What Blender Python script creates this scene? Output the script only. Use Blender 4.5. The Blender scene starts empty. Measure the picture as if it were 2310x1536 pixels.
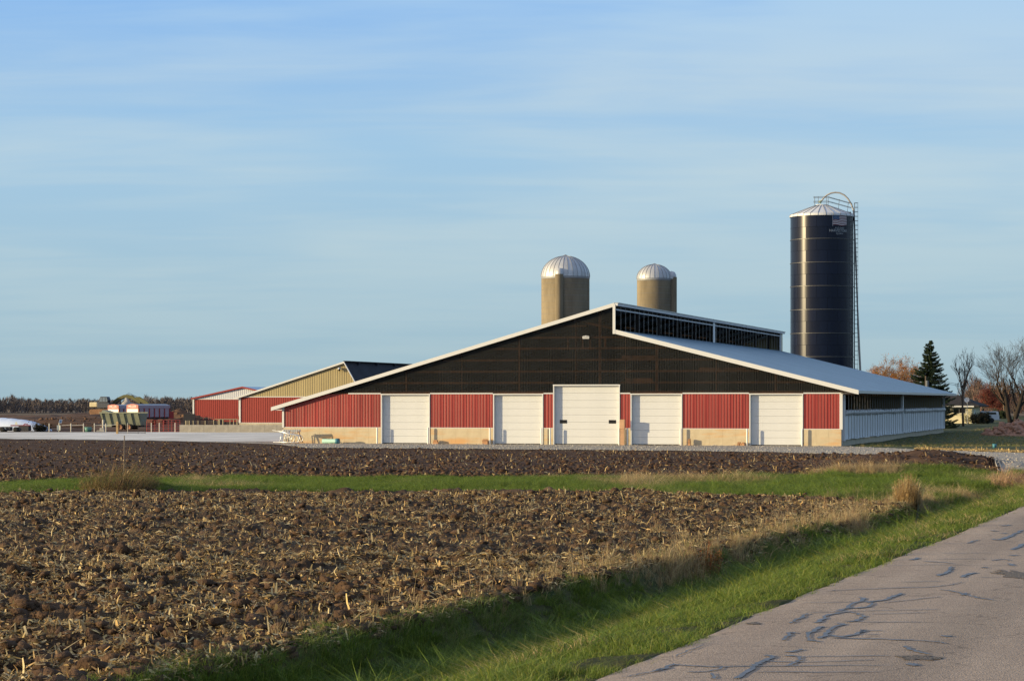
import bpy, math, random
import numpy as np
from mathutils import Vector, Matrix
R = math.radians
random.seed(7); rng = np.random.default_rng(7)
S = bpy.context.scene
COL = S.collection
# ------------------------------------------------------------------ camera
F = 5200.0; U0 = 1155.0; VH = 905.0; CZ = 1.6        # focal length and horizon in photo pixels, eye height
cam = bpy.data.cameras.new('camera'); cam.sensor_width = 36.0; cam.sensor_fit = 'HORIZONTAL'
cam.lens = 36.0 * F / 2310.0; cam.shift_y = (VH - 768.0) / 2310.0
cam.clip_start = 0.5; cam.clip_end = 20000
camo = bpy.data.objects.new('camera', cam); COL.objects.link(camo)
camo.location = (0, 0, CZ); camo.rotation_euler = (R(90), 0, 0); S.camera = camo
# ------------------------------------------------------------------ sky and sun
SUN_AZ = R(77.7)            # from -Y towards -X
SUN_EL = R(8.5)
sdir = Vector((-math.sin(SUN_AZ) * math.cos(SUN_EL), -math.cos(SUN_AZ) * math.cos(SUN_EL), math.sin(SUN_EL)))
W = bpy.data.worlds.new('World'); S.world = W; W.use_nodes = True
nt = W.node_tree; N = nt.nodes; Lk = nt.links; N.clear()
def node(t, **k):
    n = N.new(t)
    for a, b in k.items(): setattr(n, a, b)
    return n
sky = node('ShaderNodeTexSky', sky_type='NISHITA', sun_disc=False)
sky.sun_elevation = SUN_EL
sky.sun_rotation = math.atan2(sdir.x, sdir.y)
sky.altitude = 200; sky.air_density = 1.0; sky.dust_density = 0.6; sky.ozone_density = 2.2
tc = node('ShaderNodeTexCoord')
sep = node('ShaderNodeSeparateXYZ'); Lk.new(tc.outputs['Generated'], sep.inputs[0])
def math_(op, a, b=None, c=None, clamp=False):
    n = node('ShaderNodeMath', operation=op); n.use_clamp = clamp
    for i, v in enumerate((a, b, c)):
        if v is None: continue
        if isinstance(v, (int, float)): n.inputs[i].default_value = v
        else: Lk.new(v, n.inputs[i])
    return n.outputs[0]
zc = math_('MAXIMUM', sep.outputs['Z'], 0.0)
den = math_('ADD', zc, 0.085)
px = math_('DIVIDE', sep.outputs['X'], den); py = math_('DIVIDE', sep.outputs['Y'], den)
def cloud(sx, sy, rot, detail, ox):
    cb = node('ShaderNodeCombineXYZ'); Lk.new(px, cb.inputs[0]); Lk.new(py, cb.inputs[1]); cb.inputs[2].default_value = ox
    mp = node('ShaderNodeMapping'); mp.inputs['Scale'].default_value = (sx, sy, 1); mp.inputs['Rotation'].default_value = (0, 0, rot)
    Lk.new(cb.outputs[0], mp.inputs[0])
    nz = node('ShaderNodeTexNoise'); nz.inputs['Scale'].default_value = 1; nz.inputs['Detail'].default_value = detail
    nz.inputs['Roughness'].default_value = 0.55; nz.inputs['Distortion'].default_value = 0.35
    Lk.new(mp.outputs[0], nz.inputs['Vector']); return nz.outputs[0]
c1 = cloud(0.60, 0.80, R(16), 3.0, 3.1)
c2 = cloud(1.5, 4.2, R(10), 9.0, 8.4)
cs = math_('ADD', math_('MULTIPLY', c1, 0.72), math_('MULTIPLY', c2, 0.28))
mr = node('ShaderNodeMapRange', interpolation_type='SMOOTHSTEP'); Lk.new(cs, mr.inputs[0])
mr.inputs[1].default_value = 0.34; mr.inputs[2].default_value = 0.62; mr.inputs[3].default_value = 0.10; mr.inputs[4].default_value = 1.0
# a cirrus veil: colour by elevation, warmer and greyer towards the horizon
vr = node('ShaderNodeValToRGB'); Lk.new(zc, vr.inputs[0])
el = vr.color_ramp.elements
el[0].position = 0.0; el[0].color = (0.39, 0.565, 0.65, 1)
el[1].position = 1.0; el[1].color = (0.42, 0.50, 0.66, 1)
for p, c in ((0.035, (0.44, 0.615, 0.72, 1)), (0.09, (0.54, 0.70, 0.80, 1)), (0.135, (0.55, 0.71, 0.84, 1)), (0.17, (0.46, 0.68, 0.92, 1)), (0.4, (0.42, 0.56, 0.76, 1))):
    e = el.new(p); e.color = c
br = node('ShaderNodeValToRGB'); Lk.new(zc, br.inputs[0])
be = br.color_ramp.elements
be[0].position = 0.0; be[0].color = (0.345, 0.53, 0.64, 1)
be[1].position = 1.0; be[1].color = (0.08, 0.18, 0.46, 1)
for p, c in ((0.05, (0.385, 0.585, 0.735, 1)), (0.11, (0.37, 0.61, 0.85, 1)), (0.17, (0.24, 0.50, 0.93, 1)), (0.45, (0.15, 0.30, 0.62, 1))):
    e = be.new(p); e.color = c
mixc = node('ShaderNodeMixRGB'); Lk.new(mr.outputs[0], mixc.inputs[0]); Lk.new(br.outputs[0], mixc.inputs[1]); Lk.new(vr.outputs[0], mixc.inputs[2])
SKY_STRENGTH = 0.10
sc_ = node('ShaderNodeVectorMath', operation='SCALE'); sc_.inputs['Scale'].default_value = 0.78 / SKY_STRENGTH
# the bright warm sky round the low sun
sv = node('ShaderNodeVectorMath', operation='DOT_PRODUCT'); Lk.new(tc.outputs['Generated'], sv.inputs[0]); sv.inputs[1].default_value = tuple(sdir)
gl = math_('POWER', math_('MAXIMUM', sv.outputs['Value'], 0.0), 3.0)
gc_ = node('ShaderNodeVectorMath', operation='SCALE'); gc_.inputs[0].default_value = (1.25, 0.85, 0.42); Lk.new(gl, gc_.inputs['Scale'])
ga = node('ShaderNodeVectorMath', operation='ADD'); Lk.new(mixc.outputs[0], ga.inputs[0]); Lk.new(gc_.outputs[0], ga.inputs[1])
mixs = node('ShaderNodeMixRGB'); mixs.inputs[0].default_value = 0.88
Lk.new(ga.outputs[0], sc_.inputs[0]); Lk.new(sky.outputs[0], mixs.inputs[1]); Lk.new(sc_.outputs[0], mixs.inputs[2])
bg = node('ShaderNodeBackground'); bg.inputs['Strength'].default_value = SKY_STRENGTH
Lk.new(mixs.outputs[0], bg.inputs['Color'])
wo = node('ShaderNodeOutputWorld'); Lk.new(bg.outputs[0], wo.inputs[0])
sl = bpy.data.lights.new('sun', 'SUN'); sl.energy = 5.0; sl.angle = R(0.5); sl.color = (1.0, 0.79, 0.45)
so = bpy.data.objects.new('sun', sl); COL.objects.link(so)
so.rotation_euler = sdir.to_track_quat('Z', 'Y').to_euler(); so.location = (0, 0, 60)
S.view_settings.view_transform = 'Standard'; S.view_settings.look = 'None'
S.view_settings.gamma = 1.0; S.view_settings.use_curve_mapping = False; S.view_settings.exposure = 0.33
S.cycles.max_bounces = 6; S.cycles.diffuse_bounces = 3; S.cycles.transparent_max_bounces = 12
S.cycles.transmission_bounces = 4; S.cycles.glossy_bounces = 3
S.cycles.caustics_reflective = False; S.cycles.caustics_refractive = False
S.cycles.use_adaptive_sampling = True

# ------------------------------------------------------------------ naming helpers
def tag(o, label=None, cat=None, group=None, kind=None):
    if label: o['label'] = label
    if cat: o['category'] = cat
    if group: o['group'] = group
    if kind: o['kind'] = kind
    return o
def empty(name, loc, rz=0.0, label=None, cat=None, group=None):
    o = bpy.data.objects.new(name, None); COL.objects.link(o); o.empty_display_size = 0.3
    o.location = loc; o.rotation_euler = (0, 0, rz); return tag(o, label, cat, group)
def copy_tree(o, parent=None):
    c = o.copy(); COL.objects.link(c)
    if parent: c.parent = parent
    for ch in o.children: copy_tree(ch, c)
    return c
def inst(name, mesh, parent, loc=(0, 0, 0), rz=0.0, kind=None):
    o = bpy.data.objects.new(name, mesh); COL.objects.link(o); o.parent = parent; o.location = loc; o.rotation_euler = (0, 0, rz)
    if kind: o['kind'] = kind
    return o

# ------------------------------------------------------------------ materials
def mat(name, col, rough=0.7, metal=0.0, var=0.0, vscale=3.0, bump=0.0, bscale=30.0, spec=0.5, col2=None, stretch=(1, 1, 1),
        attr=False, transl=0.0, rnd=0.0, detail=4.0, lo=0.35, hi=0.65, coords='Object', alpha=0.0, coat=0.0):
    m = bpy.data.materials.new(name); m.use_nodes = True; t = m.node_tree; n = t.nodes; l = t.links
    b = n['Principled BSDF']; out = n['Material Output']
    b.inputs['Roughness'].default_value = rough; b.inputs['Metallic'].default_value = metal
    b.inputs['Specular IOR Level'].default_value = spec
    if coat: b.inputs['Coat Weight'].default_value = coat; b.inputs['Coat Roughness'].default_value = 0.12
    c = tuple(col) + (1,)
    b.inputs['Base Color'].default_value = c
    if coords == 'World':
        g = n.new('ShaderNodeNewGeometry'); vec = g.outputs['Position']
    else:
        g = n.new('ShaderNodeTexCoord'); vec = g.outputs[coords]
    mp = n.new('ShaderNodeMapping'); mp.inputs['Scale'].default_value = stretch; l.new(vec, mp.inputs[0])
    cur = None
    if var > 0 or col2:
        nz = n.new('ShaderNodeTexNoise'); nz.inputs['Scale'].default_value = vscale; nz.inputs['Detail'].default_value = detail
        nz.inputs['Roughness'].default_value = 0.6
        l.new(mp.outputs[0], nz.inputs['Vector'])
        r = n.new('ShaderNodeMapRange'); r.inputs[1].default_value = lo; r.inputs[2].default_value = hi; l.new(nz.outputs[0], r.inputs[0])
        mx = n.new('ShaderNodeMixRGB'); l.new(r.outputs[0], mx.inputs[0])
        if col2:
            mx.inputs[1].default_value = c; mx.inputs[2].default_value = tuple(col2) + (1,)
        else:
            mx.inputs[1].default_value = tuple(max(0, x * (1 - var)) for x in col) + (1,)
            mx.inputs[2].default_value = tuple(x * (1 + var) for x in col) + (1,)
        cur = mx.outputs[0]
    if attr:
        a = n.new('ShaderNodeAttribute'); a.attribute_name = 'Col'
        if cur is None: cur = a.outputs['Color']
        else:
            mm = n.new('ShaderNodeMixRGB'); mm.blend_type = 'MULTIPLY'; mm.inputs[0].default_value = 1
            l.new(cur, mm.inputs[1]); l.new(a.outputs['Color'], mm.inputs[2]); cur = mm.outputs[0]
    if rnd > 0:
        oi = n.new('ShaderNodeObjectInfo'); hs = n.new('ShaderNodeHueSaturation')
        r1 = n.new('ShaderNodeMapRange'); l.new(oi.outputs['Random'], r1.inputs[0])
        r1.inputs[3].default_value = 1 - rnd; r1.inputs[4].default_value = 1 + rnd; l.new(r1.outputs[0], hs.inputs['Value'])
        if cur is None: hs.inputs['Color'].default_value = c
        else: l.new(cur, hs.inputs['Color'])
        cur = hs.outputs[0]
    if cur is not None: l.new(cur, b.inputs['Base Color'])
    if bump > 0:
        nb = n.new('ShaderNodeTexNoise'); nb.inputs['Scale'].default_value = bscale; nb.inputs['Detail'].default_value = 5
        l.new(mp.outputs[0], nb.inputs['Vector'])
        bp = n.new('ShaderNodeBump'); bp.inputs['Strength'].default_value = bump; bp.inputs['Distance'].default_value = 0.05
        l.new(nb.outputs[0], bp.inputs['Height']); l.new(bp.outputs[0], b.inputs['Normal'])
    sh = b.outputs[0]
    if transl > 0:
        tr = n.new('ShaderNodeBsdfTranslucent')
        if cur is not None: l.new(cur, tr.inputs[0])
        else: tr.inputs[0].default_value = c
        ms = n.new('ShaderNodeMixShader'); ms.inputs[0].default_value = transl
        l.new(sh, ms.inputs[1]); l.new(tr.outputs[0], ms.inputs[2]); sh = ms.outputs[0]
    if alpha > 0:
        tp = n.new('ShaderNodeBsdfTransparent'); tp.inputs[0].default_value = (0.62, 0.60, 0.56, 1)
        ms = n.new('ShaderNodeMixShader'); ms.inputs[0].default_value = alpha
        l.new(sh, ms.inputs[1]); l.new(tp.outputs[0], ms.inputs[2]); sh = ms.outputs[0]
    if sh is not b.outputs[0]: l.new(sh, out.inputs['Surface'])
    return m

# ------------------------------------------------------------------ mesh builder
class MB:
    def __init__(s): s.v = []; s.f = []
    def add(s, vs, fs):
        o = len(s.v); s.v += [tuple(p) for p in vs]; s.f += [tuple(i + o for i in f) for f in fs]; return s
    def box(s, x0, x1, y0, y1, z0, z1):
        return s.add([(x0, y0, z0), (x1, y0, z0), (x1, y1, z0), (x0, y1, z0), (x0, y0, z1), (x1, y0, z1), (x1, y1, z1), (x0, y1, z1)],
                     [(0, 3, 2, 1), (4, 5, 6, 7), (0, 1, 5, 4), (1, 2, 6, 5), (2, 3, 7, 6), (3, 0, 4, 7)])
    def bar(s, p, q, w, h=None, up=(0, 0, 1)):
        h = h or w; p = Vector(p); q = Vector(q); d = (q - p).normalized(); upv = Vector(up)
        if abs(d.dot(upv)) > 0.98: upv = Vector((0, 1, 0))
        a = d.cross(upv).normalized() * w / 2; b = a.cross(d).normalized() * h / 2
        vs = [p - a - b, p + a - b, p + a + b, p - a + b, q - a - b, q + a - b, q + a + b, q - a + b]
        return s.add(vs, [(0, 1, 2, 3), (4, 7, 6, 5), (0, 4, 5, 1), (1, 5, 6, 2), (2, 6, 7, 3), (3, 7, 4, 0)])
    def tube(s, pts, rad, n=8, caps=True):
        pts = [Vector(p) for p in pts]
        if isinstance(rad, (int, float)): rad = [rad] * len(pts)
        o = len(s.v); k = len(pts)
        d0 = (pts[1] - pts[0]).normalized()
        a = d0.orthogonal().normalized()
        for i, p in enumerate(pts):
            d = (pts[min(i + 1, k - 1)] - pts[max(i - 1, 0)])
            if d.length < 1e-9: d = d0
            d.normalize(); a = (a - d * a.dot(d))
            if a.length < 1e-6: a = d.orthogonal()
            a.normalize(); b = d.cross(a)
            for j in range(n):
                t = 2 * math.pi * j / n
                q = p + (a * math.cos(t) + b * math.sin(t)) * rad[i]; s.v.append(tuple(q))
        for i in range(k - 1):
            for j in range(n):
                s.f.append((o + i * n + j, o + i * n + (j + 1) % n, o + (i + 1) * n + (j + 1) % n, o + (i + 1) * n + j))
        if caps:
            s.f.append(tuple(o + j for j in reversed(range(n)))); s.f.append(tuple(o + (k - 1) * n + j for j in range(n)))
        return s
    def lathe(s, prof, n=32, cx=0, cy=0, a0=0, a1=2 * math.pi):
        o = len(s.v); full = abs(a1 - a0 - 2 * math.pi) < 1e-6; m = n if full else n + 1
        for (r, z) in prof:
            for j in range(m):
                t = a0 + (a1 - a0) * j / n; s.v.append((cx + r * math.cos(t), cy + r * math.sin(t), z))
        for i in range(len(prof) - 1):
            for j in range(n):
                k = (j + 1) % m; s.f.append((o + i * m + j, o + i * m + k, o + (i + 1) * m + k, o + (i + 1) * m + j))
        return s
    def prism(s, poly, y0, y1):      # polygon in x-z extruded along y; counter-clockwise seen from -y
        k = len(poly); o = len(s.v)
        s.v += [(x, y0, z) for x, z in poly] + [(x, y1, z) for x, z in poly]
        s.f.append(tuple(o + i for i in range(k))); s.f.append(tuple(o + k + i for i in reversed(range(k))))
        for i in range(k): j = (i + 1) % k; s.f.append((o + i, o + k + i, o + k + j, o + j))
        return s
    def prism_z(s, poly, z0, z1):
        k = len(poly); o = len(s.v)
        s.v += [(x, y, z0) for x, y in poly] + [(x, y, z1) for x, y in poly]
        s.f.append(tuple(o + i for i in reversed(range(k)))); s.f.append(tuple(o + k + i for i in range(k)))
        for i in range(k): j = (i + 1) % k; s.f.append((o + i, o + j, o + k + j, o + k + i))
        return s
    def mesh(s, name, m, smooth=False):
        me = bpy.data.meshes.new(name); me.from_pydata(s.v, [], s.f); me.materials.append(m)
        if smooth: me.polygons.foreach_set('use_smooth', [True] * len(me.polygons))
        me.update(); return me
    def build(s, name, m, parent=None, smooth=False, loc=None, kind=None, bevel=0.0):
        o = bpy.data.objects.new(name, s.mesh(name, m, smooth)); COL.objects.link(o)
        if parent: o.parent = parent
        if loc: o.location = loc
        if kind: o['kind'] = kind
        if bevel > 0:
            b = o.modifiers.new('bevel', 'BEVEL'); b.width = bevel; b.segments = 2; b.limit_method = 'ANGLE'
        return o
def np_mesh(name, V, Fq, m, col=None, smooth=False):
    V = np.asarray(V, dtype=np.float32); Fq = np.asarray(Fq, dtype=np.int32); k = Fq.shape[1]
    me = bpy.data.meshes.new(name); me.vertices.add(len(V)); me.vertices.foreach_set('co', V.ravel())
    me.loops.add(Fq.size); me.loops.foreach_set('vertex_index', Fq.ravel())
    me.polygons.add(len(Fq)); me.polygons.foreach_set('loop_start', np.arange(0, Fq.size, k, dtype=np.int32))
    me.polygons.foreach_set('loop_total', np.full(len(Fq), k, dtype=np.int32))
    if smooth: me.polygons.foreach_set('use_smooth', np.ones(len(Fq), dtype=bool))
    if col is not None:
        a = me.color_attributes.new('Col', 'FLOAT_COLOR', 'POINT')
        c4 = np.ones((len(V), 4), dtype=np.float32); c4[:, :3] = col; a.data.foreach_set('color', c4.ravel())
    me.materials.append(m); me.update(calc_edges=True); return me
def np_obj(name, V, Fq, m, col=None, smooth=False, kind=None, parent=None, label=None, cat=None):
    o = bpy.data.objects.new(name, np_mesh(name, V, Fq, m, col, smooth)); COL.objects.link(o)
    if parent: o.parent = parent
    return tag(o, label, cat, None, kind)

# ------------------------------------------------------------------ noise
def h2(ix, iy, seed):
    h = (ix.astype(np.int64) * 374761393 + iy.astype(np.int64) * 668265263 + seed * 982451653) & 0xffffffff
    h = ((h ^ (h >> 13)) * 1274126177) & 0xffffffff
    return ((h ^ (h >> 16)) & 0xffff) / 65535.0
def vn(x, y, seed=0):
    xi = np.floor(x); yi = np.floor(y); fx = x - xi; fy = y - yi
    fx = fx * fx * (3 - 2 * fx); fy = fy * fy * (3 - 2 * fy)
    a = h2(xi, yi, seed); b = h2(xi + 1, yi, seed); c = h2(xi, yi + 1, seed); d = h2(xi + 1, yi + 1, seed)
    return (a + (b - a) * fx) * (1 - fy) + (c + (d - c) * fx) * fy
def fbm(x, y, seed=0, o=4, g=0.5):
    t = 0; amp = 1; n = 0
    for i in range(o):
        t = t + amp * vn(x * 2 ** i + 17.3 * i, y * 2 ** i - 9.1 * i, seed + i); n += amp; amp *= g
    return t / n

# ------------------------------------------------------------------ the lie of the land
YK = [0, 18, 63, 81, 155, 450, 1000, 7000]; ZK = [-.60, -.60, -1.0, -1.1, -1.65, -1.65, -3.6, -8]
RT = 0.3327; RE = -3.94                                 # road's left edge: x = RE + RT*y
def base(y): return np.interp(y, YK, ZK)
def sstep(a, b, x):
    t = np.clip((x - a) / (b - a), 0, 1); return t * t * (3 - 2 * t)
def bump_(x, y, cx, cy, rx, ry, h):
    d = ((x - cx) / rx) ** 2 + ((y - cy) / ry) ** 2; return h * np.exp(-d * 1.4)
def zg(x, y):
    x = np.asarray(x, dtype=float); y = np.asarray(y, dtype=float)
    b = base(y); q = x - (RE + RT * y)
    # ditch and road bank on the left side of the road
    d = 0.36 - 0.08 * sstep(30, 50, y) - 0.06 * sstep(55, 75, y)
    z = b.copy() if hasattr(b, 'copy') else np.array(b)
    z = z + 0.08 * sstep(-5.8, -4.85, q) * (1 - sstep(-4.8, -4.4, q)) * (y < 60)
    z = np.where(q > -4.8, b + (z - b) * (q < -4.4) - d * sstep(-4.8, -4.0, q), z)
    bank = 0.55 * np.clip((q + 3.75) / 3.35, 0, 1) + 0.45 * sstep(-4.0, -0.4, q)
    z = np.where(q > -3.75, (b - d) * (1 - bank) + (-0.05) * bank, z)
    z = np.where(q > -0.35, -0.05 + 0.028 * sstep(-0.35, -0.1, q) - 0.02 * sstep(0, 0.2, q), z)
    z = np.where(q > 0, -0.045, z)
    z = np.where(q > 7.2, -0.02 - 0.5 * sstep(7.2, 11, q), z)
    m = (q < -0.8)
    w = m * sstep(20, 45, y) * (1 - sstep(95, 120, y)) * sstep(-30, -8, q + 8)
    z = z + w * 0.16 * (fbm(x * 0.35, y * 0.22, 5, 3) - 0.5) + w * sstep(48, 60, y) * sstep(0.10, 0.16, x / np.maximum(y, 1)) * 0.42 * (fbm(x * 0.7, y * 0.45, 6, 3) - 0.5)
    z = z + m * bump_(x, y, 19.3, 104, 3.4, 6.0, 0.55) + m * bump_(x, y, 16.0, 108, 3.5, 6, 0.25)      # spoil by the driveway
    z = z - m * bump_(x, y, 19.2, 91, 2.6, 4.5, 0.30)
    z = z + m * bump_(x, y, 16.5, 88, 2.2, 4.0, 0.18)
    z = z + m * bump_(x, y, -10.9, 67.3, 1.1, 1.2, 0.34)                                      # small mound in the grass strip
    z = z + bump_(x, y, -66, 385, 22, 30, 1.1) + bump_(x, y, -48, 300, 20, 16, 0.25)
    return z
def A(u): return (u - U0) / F
def Ysolve(v, off=0.0):
    v = np.asarray(v, dtype=float); Y = np.full(v.shape, 80.0)
    for _ in range(40): Y = 0.5 * Y + 0.5 * F * (CZ - base(Y)) / (v - VH)
    return Y
def curve(us, vs): 
    ys = Ysolve(vs); aa = A(np.array(us, dtype=float))
    return lambda a: np.interp(a, aa, ys)
def field_near(a): return np.where(a < 0.30, 8.70 / np.maximum(RT - a, 0.02), 8.70 / 0.0327)
def road_edge(a): return np.where(a < 0.30, (-RE - 0.3) / np.maximum(RT - a, 0.02), (-RE - 0.3) / 0.0327)
_ff = curve([-900, 0, 600, 1200, 1600, 1900, 2064], [1120, 1118, 1112, 1110, 1122, 1133, 1142])
def wob(a, s, k, amp): return amp * (fbm(a * k, a * 0 + s, s, 3) - 0.5)
def field_far(a): return np.maximum(_ff(a) + wob(a, 11, 60, 1.6), field_near(a) + 0.05)
_gf = curve([-900, 0, 500, 1155, 1700, 2000, 2220, 2262, 2310, 2600], [1090, 1088, 1078, 1078, 1074, 1067, 1070, 1078, 1066, 1062])
def grass_far(a): return _gf(a) + wob(a, 21, 90, 2.6)
_tf = curve([-900, 0, 400, 620, 700, 1155, 1600, 1900, 2100, 2225, 2262], [988, 990, 995, 1002, 1010, 1013, 1017, 1023, 1031, 1038, 1072])
def till_far(a): return np.where(a > A(2262), grass_far(a) + 0.02, np.maximum(_tf(a) + wob(a, 31, 80, 3.0), grass_far(a) + 0.02))
BA = R(16.2); EX = (math.cos(BA), -math.sin(BA)); NX = (math.sin(BA), math.cos(BA))
CR = (23.9, 167.3); BW = 43.4; BD = 74.5; BZ = -1.65
CL = (CR[0] - EX[0] * BW, CR[1] - EX[1] * BW)
def facade_Y(a): return (CR[1] * EX[0] - CR[0] * EX[1]) / (EX[0] - a * EX[1])
_gvr = curve([1900, 2070, 2310, 2600], [1006, 1013, 1021, 1026])
def gravel_far(a):
    l = till_far(a) + 2.0 + 7 * sstep(A(420), A(640), a); r = _gvr(a) + wob(a, 41, 120, 2.0)
    y = np.where(a < A(641), l, np.where(a < A(1899), facade_Y(a) + 0.6, r)); return np.maximum(y, till_far(a) + 0.02)
def fan(name, near, far, a0, a1, na, nt, m, hfun=None, geo=True, kind='structure', col=None, smooth=True, label=None):
    a = np.linspace(a0, a1, na); n_ = near(a); f_ = far(a); t = np.linspace(0, 1, nt)[:, None]
    Y = n_ * (f_ / n_) ** t if geo else n_ + (f_ - n_) * t
    X = a[None, :] * Y; Z = zg(X, Y)
    if hfun is not None: Z = Z + hfun(X, Y)
    V = np.stack([X, Y, Z], -1).reshape(-1, 3)
    i = np.arange(nt - 1)[:, None] * na + np.arange(na - 1)[None, :]
    Fq = np.stack([i, i + 1, i + na + 1, i + na], -1).reshape(-1, 4)
    c = None if col is None else col(X, Y).reshape(-1, 3)
    return np_obj(name, V, Fq, m, c, smooth, kind, label=label)
# ------------------------------------------------------------------ ground materials
M = {}
M['soil'] = mat('soil', (0.058, 0.037, 0.023), 0.95, var=0, col2=(0.135, 0.090, 0.056), vscale=2.2, bump=0.9, bscale=22, coords='World', detail=8, spec=0.15)
M['clod'] = mat('clod', (0.060, 0.036, 0.022), 0.95, col2=(0.115, 0.072, 0.046), vscale=6, bump=0.8, bscale=30, coords='World', spec=0.12)
M['tilled'] = mat('tilled_soil', (0.050, 0.028, 0.018), 0.96, col2=(0.10, 0.060, 0.038), vscale=0.5, bump=1.0, bscale=6, coords='World', detail=8, spec=0.1, stretch=(0.5, 1.4, 1))
M['thatch'] = mat('thatch', (0.035, 0.050, 0.015), 0.95, col2=(0.10, 0.085, 0.04), vscale=1.3, bump=0.6, bscale=20, coords='World', spec=0.1)
M['gravel'] = mat('gravel', (0.27, 0.245, 0.205), 0.95, col2=(0.44, 0.40, 0.335), vscale=5, bump=0.9, bscale=14, coords='World', detail=8, spec=0.15, stretch=(1, 0.6, 1))
M['pad'] = mat('apron_concrete', (0.52, 0.49, 0.43), 0.9, col2=(0.80, 0.76, 0.68), vscale=0.25, bump=0.25, bscale=3, coords='World', detail=7, spec=0.2)
M['yard'] = mat('yard_soil', (0.065, 0.036, 0.024), 0.96, col2=(0.18, 0.11, 0.07), vscale=0.16, bump=0.8, bscale=2, coords='World', detail=8, spec=0.1, stretch=(0.5, 1, 1))
M['lawn'] = mat('lawn', (0.050, 0.066, 0.030), 0.95, col2=(0.105, 0.11, 0.06), vscale=0.6, bump=0.8, bscale=8, coords='World', detail=7, spec=0.1)
M['farf'] = mat('far_field', (0.12, 0.085, 0.055), 0.95, col2=(0.19, 0.14, 0.09), vscale=0.02, coords='World', detail=6, spec=0.1, stretch=(1, 0.3, 1))
M['under'] = mat('earth', (0.07, 0.05, 0.03), 0.95, spec=0.1)

def asphalt():
    m = mat('asphalt', (0.315, 0.245, 0.188), 0.85, col2=(0.365, 0.288, 0.22), vscale=0.9, bump=0.35, bscale=110, coords='World', detail=8, spec=0.3, stretch=(1, 0.5, 1))
    t = m.node_tree; n = t.nodes; l = t.links; b = n['Principled BSDF']
    src = b.inputs['Base Color'].links[0].from_socket
    g = n.new('ShaderNodeNewGeometry')
    nz = n.new('ShaderNodeTexNoise'); nz.inputs['Scale'].default_value = 75; nz.inputs['Detail'].default_value = 3; l.new(g.outputs['Position'], nz.inputs['Vector'])
    r = n.new('ShaderNodeMapRange'); l.new(nz.outputs[0], r.inputs[0]); r.inputs[1].default_value = 0.33; r.inputs[2].default_value = 0.67; r.inputs[3].default_value = 0.66; r.inputs[4].default_value = 1.34
    mm = n.new('ShaderNodeMixRGB'); mm.blend_type = 'MULTIPLY'; mm.inputs[0].default_value = 1
    l.new(src, mm.inputs[1]); l.new(r.outputs[0], mm.inputs[2])
    # fine hairline cracks
    vo = n.new('ShaderNodeTexVoronoi'); vo.feature = 'DISTANCE_TO_EDGE'; vo.inputs['Scale'].default_value = 1.1
    nw = n.new('ShaderNodeTexNoise'); nw.inputs['Scale'].default_value = 2.5; nw.inputs['Detail'].default_value = 5; l.new(g.outputs['Position'], nw.inputs['Vector'])
    mp = n.new('ShaderNodeMapping'); mp.inputs['Scale'].default_value = (0.55, 1.5, 1); l.new(g.outputs['Position'], mp.inputs[0])
    ad = n.new('ShaderNodeMixRGB'); ad.blend_type = 'ADD'; ad.inputs[0].default_value = 0.55; l.new(mp.outputs[0], ad.inputs[1]); l.new(nw.outputs['Color'], ad.inputs[2])
    l.new(ad.outputs[0], vo.inputs['Vector'])
    r2 = n.new('ShaderNodeMapRange'); l.new(vo.outputs['Distance'], r2.inputs[0]); r2.inputs[1].default_value = 0.0; r2.inputs[2].default_value = 0.012; r2.inputs[3].default_value = 0.55; r2.inputs[4].default_value = 1
    sx = n.new('ShaderNodeSeparateXYZ'); l.new(g.outputs['Position'], sx.inputs[0])
    ma = n.new('ShaderNodeMath'); ma.operation = 'MULTIPLY_ADD'; l.new(sx.outputs[1], ma.inputs[0]); ma.inputs[1].default_value = -RT; l.new(sx.outputs[0], ma.inputs[2])
    cx_ = n.new('ShaderNodeCombineXYZ'); l.new(ma.outputs[0], cx_.inputs[0]); my = n.new('ShaderNodeMath'); my.operation = 'MULTIPLY'; my.inputs[1].default_value = 0.035; l.new(sx.outputs[1], my.inputs[0]); l.new(my.outputs[0], cx_.inputs[1])
    wn = n.new('ShaderNodeTexNoise'); wn.inputs['Scale'].default_value = 1.25; wn.inputs['Detail'].default_value = 3; l.new(cx_.outputs[0], wn.inputs['Vector'])
    rw = n.new('ShaderNodeMapRange'); l.new(wn.outputs[0], rw.inputs[0]); rw.inputs[1].default_value = 0.35; rw.inputs[2].default_value = 0.65; rw.inputs[3].default_value = 0.80; rw.inputs[4].default_value = 1.14
    mw = n.new('ShaderNodeMixRGB'); mw.blend_type = 'MULTIPLY'; mw.inputs[0].default_value = 1; l.new(mm.outputs[0], mw.inputs[1]); l.new(rw.outputs[0], mw.inputs[2]); mm = mw
    m3 = n.new('ShaderNodeMixRGB'); m3.blend_type = 'MULTIPLY'; m3.inputs[0].default_value = 1
    l.new(mm.outputs[0], m3.inputs[1]); l.new(r2.outputs[0], m3.inputs[2]); l.new(m3.outputs[0], b.inputs['Base Color'])
    return m
M['asphalt'] = asphalt()
M['tar'] = mat('tar', (0.105, 0.11, 0.125), 0.5, var=0.3, vscale=9, spec=0.5, coords='World')
M['patch'] = mat('patch_asphalt', (0.15, 0.128, 0.11), 0.95, var=0.5, vscale=25, bump=1.0, bscale=45, coords='World', detail=8)
M['white'] = mat('white_trim', (0.66, 0.665, 0.65), 0.45)
M['door'] = mat('door_steel', (0.64, 0.65, 0.645), 0.40, var=0.03, vscale=0.7)
M['red'] = mat('red_steel', (0.285, 0.034, 0.027), 0.42, var=0.18, vscale=0.6, rnd=0.05, stretch=(1, 1, 0.3))
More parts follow.
